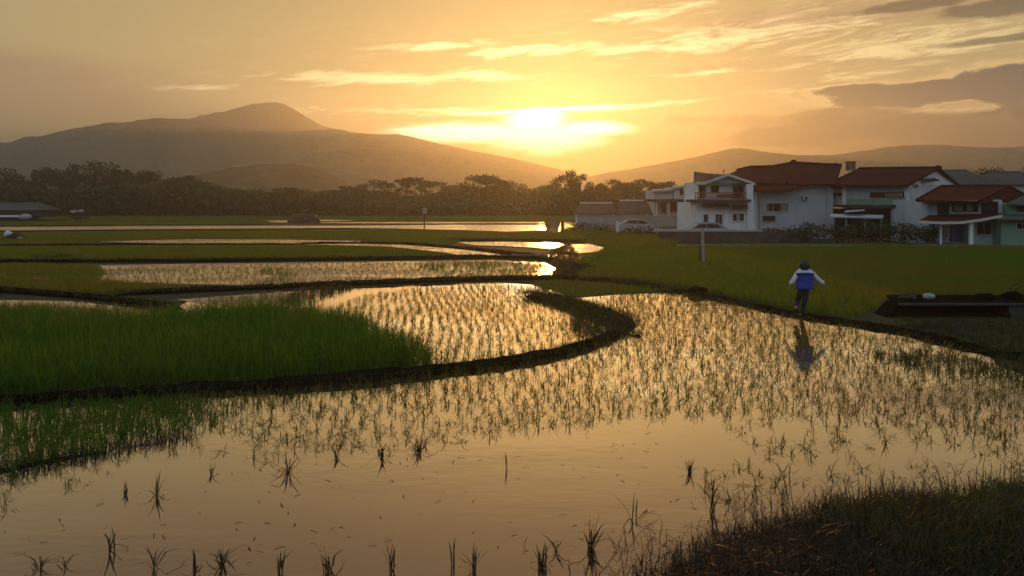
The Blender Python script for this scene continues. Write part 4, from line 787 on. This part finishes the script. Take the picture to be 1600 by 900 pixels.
# ------------------------------------------------------------------ posts
r = thing('field_post', 'pale weathered post with a short brown stake in the grass field', 'post', (*gx(1098, 412), 0)); D = gx(1098, 412)[1]
MB().tube([(WX(1098.5, D), D, -.1), (WX(1098.2, D), D, WZ(385, D)), (WX(1097.6, D), D, WZ(356, D))], [.10, .085, .075], 10).build('pole', M['pole'], r)
MB().tube([(WX(1093.5, D), D - .06, -.1), (WX(1093.8, D), D - .06, WZ(383, D))], [.07, .05], 8).build('stake', M['wood'], r)
r = thing('sign_post', 'thin post with a small pale board in the middle of the far fields', 'sign', (*gx(663, 355.5), 0)); D = gx(663, 355.5)[1]
MB().tube([(WX(663, D), D, -.1), (WX(663.3, D), D, WZ(330, D))], .09, 8).build('pole', M['wood'], r); MB().pbox(660, 667.5, 325, 334, D - .12, .06).build('board', M['sack'], r, bevel=.02)
D = gx(878, 362)[1]; r = thing('gate_post', 'stout dark gate post beside the small bush at the end of the water', 'post', (WX(879, D), D, 0)); MB().pbox(876.5, 881.5, 346, 363.5, D, .35).build('pole', M['wood'], r, bevel=.03); MB().pbox(875.8, 882.2, 344.8, 346, D - .04, .43).build('cap', M['darkwall'], r)
r = thing('bamboo_rail', 'thin pale bamboo rail on a short peg above the bund', 'rail', (*gx(801, 404), 0)); D = gx(801, 404)[1]
MB().tube([(WX(800.5, D), D, -.05), (WX(800.5, D), D, WZ(396.5, D))], .04, 8).build('peg', M['pole'], r); MB().tube([P3(800.5, 398, D - .06), P3(830, 398.6, D - .2), P3(868, 398.8, D - .4)], .032, 8).build('rail', M['pole'], r); MB().tube([(WX(866, D - .4), D - .34, -.05), P3(866, 398.6, D - .34)], .035, 8).build('peg', M['wood'], r)
r = thing('white_pillar', 'short white pillar at the left end of the parked car', 'post', (WX(965.5, 83), 83, 0)); MB().pbox(963, 968, 346, 368, 83, .3).build('shaft', M['white'], r, bevel=.02); MB().pbox(962.3, 968.7, 344.8, 346, 82.96, .38).build('cap', M['concrete'], r)
car('pale grey hatchback parked in the weeds before the long grey wall', 998, 84.5, 1, 'carpaint')
# ------------------------------------------------------------------ straw stack, heap, far hut
D = gx(474, 348.4)[1]; r = thing('straw_stack', 'broad brown straw stack between the far strips of water', 'straw stack', (WX(474, D), D, 0))
m = MB(); x0 = WX(474, D)
vs = []; fs = []; lv = [(0, 2.55, 1.6), (.45, 2.4, 1.5), (.95, 2.0, 1.2), (1.3, 1.75, .9), (1.5, 1.0, .5)]
for z, a, b in lv:
    for j in range(28): t = 2*math.pi*j/28; k = 1 + .07*math.sin(5*t + z*4) + random.uniform(-.04, .04); vs.append((x0 + a*k*math.cos(t), D + b*k*math.sin(t), z - .05 + random.uniform(-.03, .03)))
for i in range(len(lv)-1):
    for j in range(28): q = (j+1) % 28; fs.append((i*28+j, i*28+q, (i+1)*28+q, (i+1)*28+j))
fs.append(tuple(range((len(lv)-1)*28, len(lv)*28))); m.add(vs, fs); m.build('straw', M['straw'], r)
MB().tube([(x0 - .4, D - .1, .5), (x0 - .45, D - .1, 2.0)], .05, 6).build('pole', M['wood'], r)
MB().slab([P3(483, 337.8, D - .4), P3(495, 337, D - .4), P3(496, 336.4, D + .8), P3(484, 337, D + .8)], .06).build('cover_sheet', M['zinc'], r)
D = gx(348, 336.5)[1]; r = thing('white_hut', 'tiny white hut at the foot of the distant trees, left of centre', 'hut', (WX(348, D), D, 0)); MB().pbox(343.5, 353.5, 332.6, 337, D, 1.5).build('wall', M['white'], r); MB().slab([P3(342, 332.8, D - .3), P3(355, 332.8, D - .3), P3(355, 331.4, D + 1), P3(342, 331.4, D + 1)], .1).build('roof', M['zinc'], r)
D = gx(28, 373.5)[1]; x0 = WX(28, D); r = thing('debris_heap', 'dark heap of branches with a white sack at the left edge of the fields', 'heap', (x0, D, 0))
m = MB()
for k in range(46):
    a = random.uniform(0, 6.28); c = Vector((x0 + random.gauss(-.15, .38), D + random.gauss(0, .25), random.uniform(.03, .42))); d = Vector((math.cos(a), math.sin(a) * .5, random.uniform(-.35, .5))) * random.uniform(.3, .65); m.tube([c - d, c + Vector((0, 0, .05)), c + d], [.022, .03, .012], 5)
m.blob((x0 - .1, D + .05, .2), (.55, .35, .28), 3, .3); m.build('branches', M['wood'], r)
MB().blob((x0 + .32, D - .3, .1), (.28, .18, .11), 8, .15).build('sack', M['sack'], r, True)
MB().blob((x0 - .95, D + .1, .42), (.32, .22, .3), 9, .2).build('cloth', M['shirt'], r, True)
D = gx(100, 404)[1]; bush(88, 397, 406, 74, 48.5, 'flat dark weed patch in the left rice field before the long bund', n=300)
# ------------------------------------------------------------------ culvert at the right
D = 23.6; r = thing('culvert', 'long concrete culvert slab over a black opening at the right edge of the field', 'culvert', (WX(1510, D), D, 0)); x0, x1 = WX(1408, D), WX(1680, D)
dk_ = MB(); dk_.slab([(x0 - .1, D, WZ(473.6, D)), (x1, D, WZ(473.2, D)), (x1, D + 1.7, WZ(471.5, D)), (x0 + .35, D + 1.7, WZ(471, D))], .1); dk_.build('deck', M['mud'], r, bevel=.03); MB().box(x0 - .1, x1, D - .06, D - .003, WZ(477.5, D), WZ(473.3, D)).build('edge_beam', M['tile3'], r, bevel=.015)
MB().box(x0 + .12, x1, D + 1.1, D + 1.25, -.1, WZ(476.2, D)).build('shade_backing', M['black'], r)  # coloured black to stand in for the shade inside the opening
MB().prism([(x0 - .45, D + .05, -.1), (x0 + .14, D + .05, -.1), (x0 + .12, D + .05, WZ(476, D)), (x0 - .02, D + .05, WZ(476, D))], .9).build('wing_wall', M['mud'], r)
MB().prism([(WX(1582, D), D + .02, -.1), (x1, D + .02, -.1), (x1, D + .02, WZ(476, D)), (WX(1576, D), D + .02, WZ(476, D))], 1.0).build('wing_wall', M['darkwall'], r)
dz_ = WZ(472.6, D)
for i, (px, hh, wv_, lab) in enumerate([(1412, .06, .12, 'smallest grey stone at the left end of the culvert slab'), (1426, .07, .11, 'small grey stone near the left end of the culvert slab'), (1490, .05, .2, 'flat dark stone on the culvert slab right of the sack'), (1540, .09, .3, 'broad brown clod on the culvert slab'), (1582, .12, .28, 'clod of earth on the culvert slab near the right frame edge')]):
    o = MB().blob((WX(px, D + .8), D + .8, dz_ + hh * .8), (wv_, .14, hh), 20 + i, .25).build('stone', M['darkwall' if i < 2 else 'mud'], None, True); tag(o, lab, 'stone', 'loose stones on the culvert')
x0_, y0_ = gx(1088, 461); tag(MB().blob((x0_, y0_, .14), (.34, .22, .16), 77, .22).build('clod', M['mud'], None, True), 'dark lump of earth on the bend of the right bund', 'clod')
s_ = MB(); s_.blob((WX(1453, D + .5), D + .6, dz_ + .1), (.16, .13, .09), 31, .18); s_.blob((WX(1460, D + .5), D + .62, dz_ + .12), (.07, .07, .06), 33, .2); tag(s_.build('sack', M['sack'], None, True), 'small white sack lying on the culvert slab', 'sack')
m = MB()
for k in range(12): a = random.uniform(-.5, .5); bx_ = WX(1592, D + 1.5) + random.uniform(-.4, .5); m.tube([(bx_, D + 1.7, dz_ - .1), (bx_ + .2 + a * .2, D + 1.7 + a, dz_ + .25), (bx_ + .55 + a * .3, D + 1.7 + a, dz_ + .42 + a * .2)], [.008, .006, .002], 4)
tag(m.build('reeds', M['dry']), 'dry bent reeds at the right end of the culvert', 'reeds')
# ------------------------------------------------------------------ the person on the bund
def skin(name, verts, edges, rad, mat, parent, root=0, sub=2):
    me = bpy.data.meshes.new(name); me.from_pydata(verts, edges, []); o = bpy.data.objects.new(name, me); COL.objects.link(o); m = o.modifiers.new('skin', 'SKIN'); m.use_smooth_shade = True
    for i, d in enumerate(me.skin_vertices[0].data): q = rad[i]; d.radius = q if isinstance(q, tuple) else (q, q); d.use_root = (i == root)
    s = o.modifiers.new('sub', 'SUBSURF'); s.levels = s.render_levels = sub; bpy.context.view_layer.update()
    me2 = bpy.data.meshes.new_from_object(o.evaluated_get(bpy.context.evaluated_depsgraph_get())); bpy.data.objects.remove(o); me2.name = name; me2.materials.clear(); me2.materials.append(M[mat])
    me2.polygons.foreach_set('use_smooth', [True] * len(me2.polygons)); return link(name, me2, parent)
px_, D = 1252, gx(1252, 498)[1]; gz = .05
r = thing('person', 'person walking on the bund in a blue top with white sleeves and dark trousers', 'person', (WX(px_, D), D, gz))
HIP, CHE, NEC, HEA = (.08, 0, .80), (.105, .04, 1.12), (.11, .07, 1.30), (.115, .10, 1.45)
SL, SR = (-.06, .06, 1.265), (.28, .06, 1.265); EL, ER = (-.21, .0, 1.05), (.47, .0, 1.06); HL, HR = (-.31, .05, .88), (.70, .06, .89)
LHp, RHp = (.0, 0, .76), (.16, 0, .76); KL, KR = (-.07, .14, .43), (.07, -.03, .42); AL, AR = (-.20, -.16, .27), (.0, -.02, .07); TL_, TR_ = (-.23, -.1, .17), (.0, .14, .03)
bv = [HIP, CHE, NEC, (.112,.085,1.36), HEA, (.118,.11,1.53), SL, EL, HL, SR, ER, HR, LHp, KL, AL, TL_, RHp, KR, AR, TR_]
be = [(0,1),(1,2),(2,3),(3,4),(4,5),(2,6),(6,7),(7,8),(2,9),(9,10),(10,11),(0,12),(12,13),(13,14),(14,15),(0,16),(16,17),(17,18),(18,19)]
br = [(.13,.10),(.14,.10),(.06,.06),(.05,.05),(.085,.10),(.07,.08),.055,.042,.026,.055,.042,.026,.08,.055,.038,.03,.08,.055,.038,.03]
body = skin('body', bv, be, br, 'skin', r)
def fingers(h, e, sgn):                     # a small palm with four curled fingers and a side thumb
    h, e = Vector(h), Vector(e); d = (h - e).normalized(); sd = d.cross(Vector((0, 1, 0))).normalized(); v, ed, rd = [tuple(h), tuple(h + d * .05)], [(0, 1)], [.026, .024]
    for k in range(4):
        o = (k - 1.5) * .016; L = (.055, .065, .06, .048)[k]; n = len(v); b = h + d * .075 + Vector((0, 1, 0)) * o
        v += [tuple(b), tuple(b + d * L * .55 + sd * .01 * sgn), tuple(b + d * L * .85 + sd * .03 * sgn)]; ed += [(1, n), (n, n+1), (n+1, n+2)]; rd += [.010, .009, .007]
    n = len(v); t = h + d * .02 + Vector((0, -.03, 0)); v += [tuple(t), tuple(t + d * .03 + Vector((0, -.02, 0)))]; ed += [(0, n), (n, n+1)]; rd += [.011, .009]; return skin('hand', v, ed, rd, 'skin', r, sub=1)
fingers(HL, EL, 1); fingers(HR, ER, -1)
hb = MB(); hb.blob((r.location.x + .114, r.location.y + .075, r.location.z + 1.45), (.145, .15, .155), 5, .09, 20, 14); hb.blob((r.location.x + .112, r.location.y + .035, r.location.z + 1.385), (.10, .085, .08), 8, .08, 16, 10); hb.build('hair', M['hair'], r, True)
skin('blue_top', [(.095,-.005,.76),(.105,.025,1.02),(.11,.05,1.2),(.11,.065,1.29)], [(0,1),(1,2),(2,3)], [(.34,.2),(.25,.16),(.19,.135),(.09,.08)], 'jacket', r, 1)
skin('sleeve', [(.03,.055,1.31),SL,EL,(-.265,.02,.965),(-.30,.045,.905)], [(0,1),(1,2),(2,3),(3,4)], [.06,.078,.066,.075,.06], 'shirt', r, 1); skin('sleeve', [(.19,.055,1.31),SR,ER,(.58,.03,.975),(.665,.05,.915)], [(0,1),(1,2),(2,3),(3,4)], [.06,.078,.066,.075,.06], 'shirt', r, 1)
skin('yoke', [(-.04,.03,1.245),(.11,.015,1.27),(.26,.03,1.245)], [(0,1),(1,2)], [(.06,.05),(.085,.07),(.06,.05)], 'shirt', r, 1)
skin('trousers', [HIP,(.09,0.01,.98),LHp,KL,(-.185,-.125,.27),RHp,KR,(.004,-.022,.06)], [(0,1),(0,2),(2,3),(3,4),(0,5),(5,6),(6,7)], [(.15,.12),(.145,.115),.10,.08,.06,.10,.08,.06], 'trousers', r)
skin('shoe', [AL,TL_], [(0,1)], [.05,.042], 'shoe', r); skin('shoe', [(.0,-.05,.045),(.0,.14,.03)], [(0,1)], [.052,.042], 'shoe', r)
